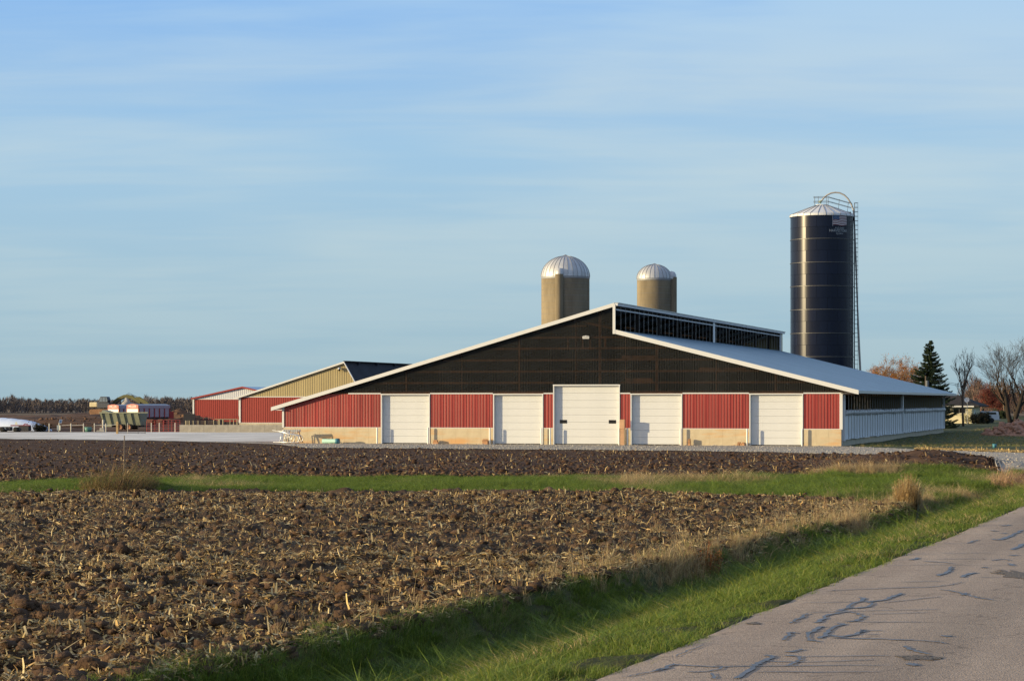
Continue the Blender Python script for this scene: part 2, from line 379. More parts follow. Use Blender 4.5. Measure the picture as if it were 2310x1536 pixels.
M['red2'] = mat('red_steel_aged', (0.30, 0.030, 0.020), 0.5, var=0.1, vscale=0.4, rnd=0.04, stretch=(1, 1, 0.3))
M['tan'] = mat('tan_steel', (0.40, 0.325, 0.16), 0.5, var=0.06, vscale=0.4, rnd=0.05, stretch=(1, 1, 0.3))
def stained():
    m = mat('cast_concrete', (0.50, 0.41, 0.27), 0.9, col2=(0.62, 0.53, 0.365), vscale=0.9, bump=0.15, bscale=14, spec=0.2, detail=6)
    t = m.node_tree; n = t.nodes; l = t.links; b = n['Principled BSDF']; src = b.inputs['Base Color'].links[0].from_socket
    g = n.new('ShaderNodeNewGeometry'); mp = n.new('ShaderNodeMapping'); mp.inputs['Scale'].default_value = (0.22, 0.22, 1.3); l.new(g.outputs['Position'], mp.inputs[0])
    nz = n.new('ShaderNodeTexNoise'); nz.inputs['Scale'].default_value = 1.6; nz.inputs['Detail'].default_value = 5; l.new(mp.outputs[0], nz.inputs['Vector'])
    r = n.new('ShaderNodeMapRange'); l.new(nz.outputs[0], r.inputs[0]); r.inputs[1].default_value = 0.50; r.inputs[2].default_value = 0.70; r.inputs[4].default_value = 0.75
    mx = n.new('ShaderNodeMixRGB'); l.new(r.outputs[0], mx.inputs[0]); l.new(src, mx.inputs[1]); mx.inputs[2].default_value = (0.62, 0.33, 0.12, 1)
    l.new(mx.outputs[0], b.inputs['Base Color']); return m
M['conc'] = stained()
M['conc2'] = mat('old_concrete', (0.40, 0.35, 0.26), 0.92, col2=(0.56, 0.50, 0.38), vscale=0.8, bump=0.2, bscale=6, spec=0.2, detail=6)

# ------------------------------------------------------------------ ground sheets
def field_h(X, Y):
    wx = X + 0.25 * fbm(X * 1.5, Y * 1.5, 91, 2); wy = Y + 0.25 * fbm(X * 1.5, Y * 1.5, 92, 2)
    q = X - (RE + RT * Y)
    fade = 1 - sstep(-5.6, -4.8, q)
    furrow = 0.05 * np.sin((wx * 0.35 + wy * 1.0) * 2 * np.pi / 0.95 + 2.5 * fbm(X * 0.6, Y * 0.6, 95, 2))
    n1 = fbm(wx * 1.1, wy * 1.3, 50, 3); n2 = 1 - np.abs(2 * fbm(wx * 3.3, wy * 3.6, 60, 3) - 1); n3 = fbm(wx * 12, wy * 12, 70, 2)
    return fade * (0.20 * (n1 - 0.5) + furrow + 0.21 * (n2 - 0.72) + 0.10 * (n3 - 0.5)) + 0.02
def field_hs(X, Y): return field_h(X, Y)
fan('field_soil', field_near, field_far, -0.42, A(2062), 470, 620, M['soil'], field_h)
def till_h(X, Y):
    rough = 1 - 0.65 * sstep(100, 122, Y + 10 * (fbm(X * 0.1, Y * 0.05, 3, 2) - 0.5))
    n2 = 1 - np.abs(2 * fbm(X * 1.6, Y * 1.0, 61, 4) - 1)
    rut = 0.03 * np.sin(Y * 2.1 + 1.5 * fbm(X * 0.08, Y * 0.2, 9, 2)) * sstep(105, 125, Y)
    return rough * (0.10 * (n2 - 0.72) + 0.07 * (fbm(X * 4.5, Y * 3, 71, 2) - 0.5)) * (1 - 0.75 * sstep(112, 150, Y)) + rut * 0.5 - 0.03 * sstep(120, 150, Y)
fan('tilled_soil', grass_far, till_far, -0.42, A(2262), 620, 300, M['tilled'], till_h, smooth=False)
def verge_h(X, Y): return 0.10 * (fbm(X * 1.3, Y * 1.3, 81, 3) - 0.5)
def vf(a): return np.where(a < A(2062), field_near(a), np.minimum(grass_far(a), 400))
def vn_(a): return road_edge(a)
fan('grass_verge', vn_, lambda a: np.where(a < A(2062), field_near(a), np.maximum(grass_far(a), road_edge(a) + 0.01)), -0.42, 0.285, 300, 120, M['thatch'], verge_h)
fan('grass_strip', field_far, grass_far, -0.42, A(2066), 260, 50, M['thatch'], verge_h)
fan('gravel_drive', till_far, gravel_far, -0.42, 0.285, 420, 60, M['gravel'], lambda X, Y: 0.05 * (fbm(X * 1.2, Y * 1.2, 33, 3) - 0.5), geo=False)
padf = lambda a: a * 0 + 243.0
fan('concrete_apron', gravel_far, padf, -0.45, A(641.2), 160, 30, M['pad'], lambda X, Y: 0.02 * fbm(X * 0.3, Y * 0.3, 34, 2), geo=False)
yf = lambda a: a * 0 + 560.0
def yard_h(X, Y): return sstep(245, 262, Y) * (0.7 * (fbm(X * 0.05, Y * 0.03, 35, 4) - 0.42) + 0.8 * (fbm(X * 0.22, Y * 0.10, 36, 4) - 0.5)) * (1 - sstep(-20, -5, X)) 
fan('dirt_yard', padf, yf, -0.45, A(641.2), 260, 90, M['yard'], yard_h)
fan('barn_floor', lambda a: facade_Y(a) + 0.6, yf, A(641), A(1899.2), 30, 30, M['yard'])
def lawn_h(X, Y): return 0.22 * (fbm(X * 0.12, Y * 0.12, 38, 3) - 0.5) * sstep(168, 176, Y)
fan('lawn', gravel_far, yf, A(1899), 0.42, 150, 90, M['lawn'], lawn_h)
fan('far_field', yf, lambda a: a * 0 + 7500.0, -1.4, 1.4, 60, 40, M['farf'], lambda X, Y: -0.002 * X * 0)
# ground beneath and beyond everything, out to the horizon on every side
def base_ground():
    rr = np.concatenate([[0.5], np.geomspace(4, 12000, 46)]); th = np.linspace(0, 2 * np.pi, 145)
    X = rr[:, None] * np.cos(th)[None]; Y = rr[:, None] * np.sin(th)[None]
    Z = zg(X, Y) - 0.55 - 0.0002 * np.hypot(X, Y)
    V = np.stack([X, Y, Z], -1).reshape(-1, 3); na = len(th)
    i = np.arange(len(rr) - 1)[:, None] * na + np.arange(na - 1)[None, :]
    Fq = np.stack([i, i + na, i + na + 1, i + 1], -1).reshape(-1, 4)
    np_obj('ground', V, Fq, M['under'], None, True, 'structure')
base_ground()

# ------------------------------------------------------------------ road with sealed cracks
def build_road():
    ys = np.concatenate([np.linspace(-30, 60, 181), np.linspace(62, 600, 60)]); cs = np.array([0.0, 0.12, 0.5, 1.7, 3.4, 5.1, 6.6, 7.0])
    crown = np.array([-0.012, 0.004, 0.008, 0.02, 0.03, 0.02, 0.008, 0.0])
    V = []
    for y in ys:
        e = 0.10 * (float(fbm(np.array([y * 0.9]), np.array([0.3]), 77, 3)[0]) - 0.5) + 0.05 * (float(fbm(np.array([y * 4.0]), np.array([1.3]), 78, 2)[0]) - 0.5)
        for k, (c, z) in enumerate(zip(cs, crown)):
            V.append((RE + RT * y + c / math.cos(math.atan(RT)) + (e if k == 0 else 0), y, z))
    na = len(cs); Fq = [(i * na + j, i * na + j + 1, (i + 1) * na + j + 1, (i + 1) * na + j) for i in range(len(ys) - 1) for j in range(na - 1)]
    return np_obj('road', V, Fq, M['asphalt'], None, True, 'structure')
road = build_road()
def road_pt(cx, cy):
    u = 1400 + cx / 2.538; v = 1180 + cy / 2.538
    Y = F * CZ / (v - VH); return Vector(((u - U0) / F * Y, Y))
def road_z(x, y):
    c = (x - (RE + RT * y)) * math.cos(math.atan(RT))
    return float(np.interp(c, [0.0, 0.12, 0.5, 1.7, 3.4, 5.1, 6.6, 7.0], [-0.012, 0.004, 0.008, 0.02, 0.03, 0.02, 0.008, 0.0]))
def seal(pts, w, seed):
    r = random.Random(seed); P0 = [road_pt(*p) for p in pts]; Q = []; P = []; E_ = [P0[0]] + P0 + [P0[-1]]
    for i in range(1, len(E_) - 2):
        for k in range(5):
            t = k / 5; a, b, c, d = E_[i - 1], E_[i], E_[i + 1], E_[i + 2]
            P.append(0.5 * ((2 * b) + (c - a) * t + (2 * a - 5 * b + 4 * c - d) * t * t + (3 * b - a - 3 * c + d) * t ** 3))
    P.append(P0[-1])
    for a, b in zip(P[:-1], P[1:]):
        k = max(1, int((b - a).length / 0.09)); n = Vector((-(b - a).y, (b - a).x)).normalized()
        for i in range(k): Q.append(a.lerp(b, i / k) + n * r.uniform(-1, 1) * 0.016 + Vector((r.uniform(-1, 1), r.uniform(-1, 1))) * 0.006)
    Q.append(P[-1]); m = MB(); vs = []
    for i, p in enumerate(Q):
        d = (Q[min(i + 1, len(Q) - 1)] - Q[max(i - 1, 0)]).normalized(); n = Vector((-d.y, d.x))
        ww = w * (1 + 1.8 * abs(d.x)) * (0.6 + 0.6 * float(vn(np.array([i * 0.45]), np.array([seed * 1.7]), 5)[0])) * (0.25 if i in (0, len(Q) - 1) else 1)
        for s in (-1, 1):
            q = p + n * s * ww / 2; vs.append((q.x, q.y, road_z(q.x, q.y) + 0.005))
    m.add(vs, [(2 * i, 2 * i + 1, 2 * i + 3, 2 * i + 2) for i in range(len(Q) - 1)])
    m.build('tar_seal', M['tar'], road)
WD = 0.023; TH = 0.0085
seals = [([(960, 580), (1010, 560), (1040, 540), (1065, 522)], WD), ([(925, 680), (950, 660), (965, 635), (995, 640)], WD),
 ([(1140, 690), (1075, 678), (1075, 650), (1120, 615), (1165, 600)], WD), ([(1130, 672), (1180, 645), (1215, 612), (1265, 590), (1240, 580)], WD),
 ([(1120, 580), (1150, 560), (1190, 535), (1290, 515), (1350, 525), (1385, 548), (1340, 570), (1290, 572)], WD),
 ([(1290, 500), (1330, 470), (1390, 445), (1370, 430)], WD * 1.2), ([(1230, 510), (1300, 495), (1400, 490), (1445, 470), (1420, 460), (1490, 450), (1560, 430), (1605, 408)], WD),
 ([(1820, 310), (1860, 290), (1885, 275), (1900, 255)], WD * 1.2), ([(1885, 275), (1912, 270)], WD), ([(1950, 320), (1985, 305), (2030, 292)], WD * 1.3),
 ([(1180, 392), (1300, 385), (1570, 378), (1760, 375), (1900, 360), (1950, 345)], TH * 1.4), ([(1600, 343), (1850, 341)], TH), ([(1050, 460), (1300, 458), (1480, 455)], TH),
 ([(1500, 465), (1700, 445), (1830, 430)], TH), ([(1830, 390), (1920, 405), (1985, 425), (2050, 440), (2135, 455)], WD), ([(1950, 425), (1985, 410)], WD),
 ([(1070, 520), (1300, 512), (1560, 510), (1830, 505)], TH), ([(1400, 530), (1760, 525)], TH), ([(1350, 575), (1500, 577), (1730, 580)], TH),
 ([(1200, 670), (1450, 675), (1600, 682), (1750, 690), (1870, 708)], TH * 1.6), ([(1200, 650), (1260, 662), (1340, 648), (1400, 622), (1370, 640)], WD),
 ([(1400, 650), (1480, 648)], TH), ([(1400, 628), (1500, 626)], TH), ([(1620, 718), (1660, 740), (1700, 755), (1750, 768)], WD), ([(1840, 660), (1895, 666)], WD * 1.7),
 ([(960, 750), (1000, 745), (1045, 732)], WD), ([(945, 768), (1020, 775), (1020, 800), (950, 828)], WD), ([(830, 765), (870, 772), (840, 795), (780, 815), (740, 850), (650, 902)], WD * 1.1),
 ([(300, 815), (500, 830), (575, 830), (520, 855), (380, 862)], TH * 1.5), ([(520, 868), (545, 903)], WD * 1.2), ([(1030, 775), (1550, 775)], TH), ([(800, 800), (1100, 808), (1460, 797)], TH),
 ([(550, 832), (900, 830), (1560, 832)], TH), ([(760, 865), (1500, 870)], TH), ([(200, 855), (260, 835), (300, 810)], WD), ([(0, 885), (120, 870), (260, 835)], TH),
 ([(2120, 95), (2170, 100), (2230, 80), (2300, 45)], WD * 1.5), ([(2235, 160), (2270, 145), (2310, 125)], WD * 1.7), ([(1980, 120), (2045, 100)], WD), ([(1725, 222), (1850, 230), (1900, 238)], WD),
 ([(1650, 245), (1820, 243), (1960, 247), (2250, 250)], TH), ([(2220, 240), (2260, 255)], WD * 1.7), ([(2120, 222), (2190, 215), (2240, 225)], WD), ([(1840, 178), (2140, 176)], TH), ([(1780, 210), (2130, 212)], TH),
 ([(1665, 215), (1710, 200)], WD * 1.4), ([(2128, 45), (2152, 50)], WD * 2.6), ([(2180, 62), (2207, 65)], WD * 2.6), ([(2070, 262), (2097, 263)], WD * 2), ([(1840, 120), (1980, 120)], TH), ([(2240, 195), (2272, 192)], WD * 1.8),
 ([(2020, 15), (2210, 12)], TH), ([(1520, 243), (1650, 246)], TH), ([(2040, 320), (2180, 320)], TH), ([(300, 770), (480, 700)], TH), ([(2180, 20), (2225, 14)], WD * 1.5)]
for i, (p, w) in enumerate(seals): seal(p, w, i + 1)
def patch(name, cx, cy, rx, ry, seed, mm, dz=0.006):
    c = road_pt(cx, cy); e = road_pt(cx + rx, cy); f = road_pt(cx, cy - ry); r = random.Random(seed); n = 40; vs = [(c.x, c.y, road_z(c.x, c.y) + dz)]
    for i in range(n):
        t = 2 * math.pi * i / n; k = 0.55 + 0.6 * r.random(); x = c.x + (e.x - c.x) * math.cos(t) * k; y = c.y + (f.y - c.y) * math.sin(t) * k
        vs.append((x, y, road_z(x, y) + dz * 0.6))
    MB().add(vs, [(0, 1 + i, 1 + (i + 1) % n) for i in range(n)]).build(name, mm, road)
patch('asphalt_patch', 2270, 308, 110, 34, 1, M['patch']); patch('asphalt_patch', 1700, 788, 130, 17, 2, M['patch']); patch('asphalt_patch', 1672, 828, 40, 9, 3, M['tar'], 0.008)
patch('asphalt_patch', 760, 577, 45, 8, 4, M['patch'])

# ------------------------------------------------------------------ clods and maize stubble on the field
def sample_field(n, p=1.0, y0=13.5, y1=64):
    out = []; tot = 0
    while tot < n:
        a = rng.uniform(-0.30, A(2066), n * 2); y = (rng.random(n * 2) * (y1 ** p - y0 ** p) + y0 ** p) ** (1 / p)
        ok = (y > field_near(a) - 0.4 - 2.5 * (a > 0.08)) & (y < field_far(a) + 0.4) & (rng.random(n * 2) < y / y1 if p > 1.5 else True)
        out.append(np.stack([a * y, y], -1)[ok]); tot += ok.sum()
    return np.concatenate(out)[:n]
def rot_xyz(yaw, pitch, roll):
    cy, sy, cp, sp, cr, sr = np.cos(yaw), np.sin(yaw), np.cos(pitch), np.sin(pitch), np.cos(roll), np.sin(roll)
    ax = np.stack([cy * cp, sy * cp, sp], -1)
    r0 = np.stack([-sy, cy, 0 * cy], -1); u0 = np.cross(ax, r0)
    r = r0 * cr[:, None] + u0 * sr[:, None]; u = np.cross(ax, r); return ax, r, u
def scatter_residue(name, P, hf, Lm, Wm, mm, cols, up_frac=0.25, label=None, cat=None, zoff=0.0, scale_y=True):
    n = len(P); sc = (1 + 0.005 * np.maximum(P[:, 1] - 22, 0)) if scale_y else np.ones(n)
    L = Lm * np.minimum(np.exp(rng.normal(0, 0.45, n)), 2.1) * sc; Wd = Wm * np.exp(rng.normal(0, 0.35, n)) * sc ** 1.3
    yaw = rng.uniform(0, 2 * np.pi, n); st = rng.random(n) < up_frac
    pitch = np.where(st, rng.uniform(0.5, 1.5, n), rng.normal(0.05, 0.22, n)); L = np.where(st, L * 0.7, L)
    ax, r, u = rot_xyz(yaw, pitch, rng.uniform(-0.7, 0.7, n))
    c = np.stack([P[:, 0], P[:, 1], zg(P[:, 0], P[:, 1]) + hf(P[:, 0], P[:, 1]) + zoff + np.where(st, 0, 0.012)], -1)
    bend = rng.normal(0, 0.16, n)[:, None] * L[:, None]
    V = np.zeros((n, 6, 3))
    s0 = np.where(st, 0.0, -0.5)[:, None] * L[:, None]; s1 = np.where(st, 1.0, 0.5)[:, None] * L[:, None]
    rid = 0.35 * Wd[:, None]
    for k, (s, b) in enumerate(((s0, 0), ((s0 + s1) / 2, 1), (s1, 0))):
        cc = c + ax * s + u * (bend * b) + np.array([0, 0, 0.01]); tw = 1.0 if k < 2 else 0.55
        V[:, 2 * k] = cc + r * (Wd[:, None] / 2 * tw); V[:, 2 * k + 1] = cc - r * (Wd[:, None] / 2 * tw) + u * rid * (1 if k == 1 else 0.2)
    i = np.arange(n)[:, None] * 6
    Fq = np.concatenate([i + np.array([0, 1, 3, 2]), i + np.array([2, 3, 5, 4])], 0)
    cols = np.array(cols); ci = rng.integers(0, len(cols), n); cc = cols[ci] * np.exp(rng.normal(0, 0.22, (n, 1)))
    return np_obj(name, V.reshape(-1, 3), Fq, mm, np.repeat(cc, 6, 0), False, 'stuff', label=label, cat=cat)
M['straw'] = mat('straw', (1, 1, 1), 0.7, attr=True, transl=0.25, spec=0.3)
straw_cols = [(0.54, 0.40, 0.17), (0.44, 0.31, 0.13), (0.64, 0.51, 0.27), (0.34, 0.22, 0.10), (0.16, 0.10, 0.045), (0.44, 0.35, 0.19), (0.54, 0.36, 0.15), (0.24, 0.16, 0.075)]
P = np.concatenate([sample_field(80000, 1.0, 13.5, 34), sample_field(125000, 2.0, 26, 64)])
keep = rng.random(len(P)) < 0.12 + 3.2 * (fbm(P[:, 0] * 1.3, P[:, 1] * 0.9, 123, 3) - 0.30)
scatter_residue('maize_stubble', P[keep], field_hs, 0.080, 0.0145, M['straw'], straw_cols, 0.12, 'chopped yellow maize stalks strewn over the ploughed field', 'crop residue')
# stubs standing in loose groups and a few long stalks
G_ = sample_field(900, 1.0, 14, 64); P = np.repeat(G_, 4, 0) + rng.normal(0, 0.09, (3600, 2))
scatter_residue('standing_stubble', P, field_hs, 0.085, 0.013, M['straw'], straw_cols[:4], 0.93, 'short upright maize stubs left in groups across the field', 'crop residue')
P = sample_field(520, 1.0, 14, 63)
scatter_residue('long_stalk_litter', P, field_hs, 0.22, 0.012, M['straw'], straw_cols[:4], 0.3, 'few long maize stalks lying and leaning on the field', 'crop residue', 0.03)
t = (1 + 5 ** 0.5) / 2
ICO_V = np.array([(-1, t, 0), (1, t, 0), (-1, -t, 0), (1, -t, 0), (0, -1, t), (0, 1, t), (0, -1, -t), (0, 1, -t), (t, 0, -1), (t, 0, 1), (-t, 0, -1), (-t, 0, 1)]) / math.hypot(1, t)
ICO_F = np.array([(0, 11, 5), (0, 5, 1), (0, 1, 7), (0, 7, 10), (0, 10, 11), (1, 5, 9), (5, 11, 4), (11, 10, 2), (10, 7, 6), (7, 1, 8), (3, 9, 4), (3, 4, 2), (3, 2, 6), (3, 6, 8), (3, 8, 9), (4, 9, 5), (2, 4, 11), (6, 2, 10), (8, 6, 7), (9, 8, 1)])
def lumps(name, P, z, size, sig, mm, squash=0.6, label=None, cat=None, kind='stuff', parent=None, jit=0.28, scale_y=0.0):
    n = len(P); s = size * np.minimum(np.exp(rng.normal(0, sig, n)), 2.6) * (1 + scale_y * np.maximum(P[:, 1] - 22, 0))
    V = ICO_V[None] * (1 + rng.normal(0, jit, (n, 12, 1))); yaw = rng.uniform(0, 6.28, n); c, q = np.cos(yaw)[:, None], np.sin(yaw)[:, None]
    V = np.stack([V[..., 0] * c - V[..., 1] * q, V[..., 0] * q + V[..., 1] * c, V[..., 2] * squash], -1) * s[:, None, None]
    V = V + np.stack([P[:, 0], P[:, 1], z + s * 0.15], -1)[:, None]
    Fq = (np.arange(n)[:, None, None] * 12 + ICO_F[None]).reshape(-1, 3)
    return np_obj(name, V.reshape(-1, 3), Fq, mm, None, False, kind, parent, label, cat)
P = np.concatenate([sample_field(7000, 1.0, 13.5, 30), sample_field(11000, 2.0, 26, 64)])
lumps('soil_clods', P, zg(P[:, 0], P[:, 1]) + field_hs(P[:, 0], P[:, 1]), 0.036, 0.72, M['clod'], label='crumbly brown clods turned up across the ploughed field', cat='soil', scale_y=0.004)
# clods on the tilled ground beyond the grass strip
def sample_till(n, pw):
    a = rng.uniform(-0.26, A(2258), n); g = grass_far(a); f = till_far(a); tt = rng.random(n) ** pw; y = g + (f - g) * tt
    return np.stack([a * y, y], -1)
P = sample_till(11000, 2.6)
lumps('tilled_clods', P, zg(P[:, 0], P[:, 1]) + till_h(P[:, 0], P[:, 1]), 0.06, 0.45, M['tilled'], label='dark clods along the near edge of the tilled ground', cat='soil')
P = sample_till(5200, 1.7)
scatter_residue('tilled_litter', P, till_h, 0.16, 0.028, M['straw'], straw_cols, 0.35, 'thin scatter of pale stalks over the dark tilled ground', 'crop residue', scale_y=False)
# loose stones on the gravel
a = rng.uniform(A(640), 0.24, 9000); g0 = till_far(a); f0 = gravel_far(a); y = g0 + (f0 - g0) * rng.random(9000) ** 1.3 - 0.2
P = np.stack([a * y, y], -1)
M['stone'] = mat('stone', (0.33, 0.31, 0.28), 0.9, var=0.3, vscale=2, coords='World')
lumps('gravel_stones', P, zg(P[:, 0], P[:, 1]), 0.03, 0.45, M['stone'], label='loose grey stones scattered on the gravel driveway', cat='gravel')

# ------------------------------------------------------------------ grass tufts
def tuft(name, nb, h, hs, spread, lean, w, cols, mm, seg=3):
    V = []; Fq = []; C_ = []; r = np.random.default_rng(abs(hash(name)) % 1000 if False else sum(map(ord, name)))
    for b in range(nb):
        az = r.uniform(0, 6.28); rad = spread * math.sqrt(r.random()); x, y = rad * math.cos(az), rad * math.sin(az)
        hh = h * math.exp(r.normal(0, hs)); la = r.uniform(0, 6.28); ll = lean * r.random() * hh; wa = r.uniform(0, 6.28)
        col = np.array(cols[r.integers(len(cols))]) * math.exp(r.normal(0, 0.18)); o = len(V)
        for k in range(seg):
            t = k / (seg - 1) * 0.999; ww = w * (1 - t ** 1.6) / 2 + 0.0003
            cx = x + math.cos(la) * ll * t * t; cy = y + math.sin(la) * ll * t * t; cz = hh * t * (1 - 0.25 * lean * t) - 0.02
            V += [(cx - ww * math.cos(wa), cy - ww * math.sin(wa), cz), (cx + ww * math.cos(wa), cy + ww * math.sin(wa), cz)]; C_ += [col, col]
            if k: Fq.append((o + 2 * k - 2, o + 2 * k - 1, o + 2 * k + 1, o + 2 * k))
    return bpy.data.objects.new(name, np_mesh(name, V, Fq, mm, np.array(C_)))
M['blade'] = mat('grass_blade', (1, 1, 1), 0.55, attr=True, transl=0.30, rnd=0.22, spec=0.35)
GR = [(0.125, 0.185, 0.018), (0.165, 0.235, 0.026), (0.075, 0.130, 0.016), (0.22, 0.245, 0.040), (0.100, 0.165, 0.018)]
GY = [(0.16, 0.18, 0.05), (0.12, 0.16, 0.035), (0.30, 0.24, 0.11)]
DR = [(0.42, 0.31, 0.15), (0.34, 0.23, 0.11), (0.48, 0.37, 0.20), (0.27, 0.17, 0.09), (0.22, 0.20, 0.07)]
T = {'s1': tuft('short_grass_tuft', 60, 0.085, 0.35, 0.09, 1.3, 0.0048, GR + GY[:1], M['blade']), 's2': tuft('clover_grass_tuft', 50, 0.065, 0.4, 0.09, 1.5, 0.009, GR, M['blade']),
     's3': tuft('yellowing_grass_tuft', 52, 0.09, 0.4, 0.09, 1.3, 0.0048, GR + GR + GY + DR[:1], M['blade']),
     'l1': tuft('long_grass_tuft', 70, 0.17, 0.35, 0.10, 1.4, 0.0055, GR, M['blade']), 'l2': tuft('long_mixed_tuft', 60, 0.17, 0.4, 0.11, 1.4, 0.0055, GR + GY + GY, M['blade']),
     'd1': tuft('dry_grass_tuft', 30, 0.26, 0.35, 0.09, 0.8, 0.005, DR, M['blade']), 'd2': tuft('dry_mixed_tuft', 30, 0.19, 0.35, 0.10, 0.9, 0.006, DR + GY + GR[:2], M['blade'])}
def scatter_gn(name, P, idx, scl, tufts, label, cat='grass', hf=None):
    n = len(P); z = zg(P[:, 0], P[:, 1]) + (hf(P[:, 0], P[:, 1]) if hf else 0)
    me = bpy.data.meshes.new(name); me.vertices.add(n); me.vertices.foreach_set('co', np.stack([P[:, 0], P[:, 1], z], -1).astype(np.float32).ravel())
    for nm, ty, d in (('idx', 'INT', idx.astype(np.int32)), ('scl', 'FLOAT', scl.astype(np.float32)), ('yaw', 'FLOAT', rng.uniform(0, 6.28, n).astype(np.float32))):
        at = me.attributes.new(nm, ty, 'POINT'); at.data.foreach_set('value', d)
    o = bpy.data.objects.new(name, me); COL.objects.link(o); tag(o, label, cat, None, 'stuff'); me.materials.append(M['blade'])
    g = bpy.data.node_groups.new(name + '_nodes', 'GeometryNodeTree')
    g.interface.new_socket('Geometry', in_out='INPUT', socket_type='NodeSocketGeometry'); g.interface.new_socket('Geometry', in_out='OUTPUT', socket_type='NodeSocketGeometry')
    gi = g.nodes.new('NodeGroupInput'); go = g.nodes.new('NodeGroupOutput'); j = g.nodes.new('GeometryNodeJoinGeometry')
    for t_ in reversed(tufts):
        oi = g.nodes.new('GeometryNodeObjectInfo'); oi.inputs['Object'].default_value = T[t_]; oi.inputs['As Instance'].default_value = True
        g.links.new(oi.outputs['Geometry'], j.inputs[0])
    ip = g.nodes.new('GeometryNodeInstanceOnPoints'); ip.inputs['Pick Instance'].default_value = True
    def na(nm, ty):
        a = g.nodes.new('GeometryNodeInputNamedAttribute'); a.data_type = ty; a.inputs['Name'].default_value = nm; return a.outputs['Attribute']
    cx = g.nodes.new('ShaderNodeCombineXYZ'); g.links.new(na('yaw', 'FLOAT'), cx.inputs[2])
    g.links.new(gi.outputs[0], ip.inputs['Points']); g.links.new(j.outputs[0], ip.inputs['Instance']); g.links.new(na('idx', 'INT'), ip.inputs['Instance Index'])
    g.links.new(cx.outputs[0], ip.inputs['Rotation']); g.links.new(na('scl', 'FLOAT'), ip.inputs['Scale']); g.links.new(ip.outputs[0], go.inputs[0])
    md = o.modifiers.new('scatter', 'NODES'); md.node_group = g; return o
# verge between road and field
def sample_q(n, q0, q1, y0, y1, pw):
    q = rng.uniform(q0, q1, n); y = (rng.random(n) * (y1 ** pw - y0 ** pw) + y0 ** pw) ** (1 / pw)
    return np.stack([RE + RT * y + q, y], -1), q, y
P, q, y = sample_q(20000, -4.1, 0.06, 10.5, 90, 0.35)
ok = rng.random(len(P)) < np.where(q > -0.35, 0.55 - 0.9 * np.maximum(q, 0), 1.0); P, q, y = P[ok], q[ok], y[ok]
nn = fbm(P[:, 0] * 0.8, P[:, 1] * 0.8, 200, 3)
idx = np.where(q < -3.3, 3, np.where(nn < 0.48, 0, np.where(nn < 0.62, 1, 2)))
scl = (0.8 + 0.5 * rng.random(len(P))) * (1 + 0.011 * np.maximum(y - 18, 0)) * (0.25 + 1.35 * fbm(P[:, 0] * 1.9, P[:, 1] * 1.5, 240, 3))
scl = np.where(q > -0.7, scl * 0.85, scl)
scatter_gn('verge_grass', P, idx, scl, ['s1', 's2', 's3', 'l1'], 'short green grass covering the bank beside the road')
P, q, y = sample_q(9000, -5.2, -3.6, 10.5, 62, 0.35)
nn = fbm(P[:, 0] * 0.55, P[:, 1] * 0.35, 210, 3) + 0.10 * (q < -4.6) + 0.05 * (y > 24) - 0.10 * (q > -4.3) - 0.07 * (y < 27) - 0.02
ok = rng.random(len(P)) < np.where(q < -4.75, 0.22, 1.0); P, q, y, nn = P[ok], q[ok], y[ok], nn[ok]
idx = np.where(nn < 0.57, 0, np.where(nn < 0.69, 1, np.where(nn < 0.76, 3, 2)))
scl = (0.25 + 1.0 * fbm(P[:, 0] * 1.6, P[:, 1] * 1.2, 241, 3)) * (0.7 + 0.5 * rng.random(len(P))) * (1 + 0.004 * np.maximum(y - 18, 0)) * np.where(q < -4.7, 0.6, 1.0) * np.where(y > 26, 0.8, 1)
scatter_gn('ditch_grass', P, idx, scl, ['l1', 'l2', 'd1', 'd2'], 'long green and tan grass filling the shaded ditch')
# dry weeds along the field side further off
P, q, y = sample_q(2300, -7.8, -4.5, 21, 62, 1.0)
ok = rng.random(len(P)) < np.exp(-np.maximum(-q - 5.0, 0) / (0.30 + 0.03 * (y - 20))) * (0.45 + 0.55 * sstep(24, 34, y)); P, q, y = P[ok], q[ok], y[ok]
scl = (0.5 + 0.5 * rng.random(len(P))) * (1 + 0.003 * np.maximum(y - 18, 0)); idx = (rng.random(len(P)) < 0.35).astype(int)
scatter_gn('dry_field_edge_weeds', P, idx, scl, ['d1', 'd2'], 'tan dry weeds along the edge of the ploughed field', 'weeds')
# grass strip across the middle and the rough meadow by the driveway
a = np.concatenate([rng.uniform(-0.255, A(2066), 21000), rng.uniform(A(1880), 0.245, 8500)])
n0 = np.where(a < A(2062), field_far(a), np.maximum(58.0, road_edge(a) + 3)); f0 = grass_far(a); y = n0 + (f0 - n0) * rng.random(len(a))
P = np.stack([a * y, y], -1); q = P[:, 0] - (RE + RT * y); ok = (q < -0.1) & (f0 > n0) & (y > n0); P, y, a, n0, f0 = P[ok], y[ok], a[ok], n0[ok], f0[ok]
e = (y - n0) / np.maximum(f0 - n0, 0.1)
nn = fbm(P[:, 0] * 0.25, P[:, 1] * 0.2, 220, 3) + 0.09 * (a > A(1650)) * (e < 0.45) + 0.11 * (a > A(1250)) * (e < 0.14) + 0.035 * (a > A(1400))
idx = np.where(nn < 0.60, 0, np.where(nn < 0.68, 1, np.where(nn < 0.75, 3, 2)))
scl = (0.7 + 0.6 * rng.random(len(P))) * (0.95 + 1.1 * (fbm(P[:, 0] * 0.7, P[:, 1] * 0.5, 230, 2) - 0.5)) * np.where(a < A(1600), 0.78, 1.0)
scatter_gn('strip_grass', P, idx, scl, ['l1', 'l2', 'd1', 'd2'], 'band of green grass across the middle between the fields')
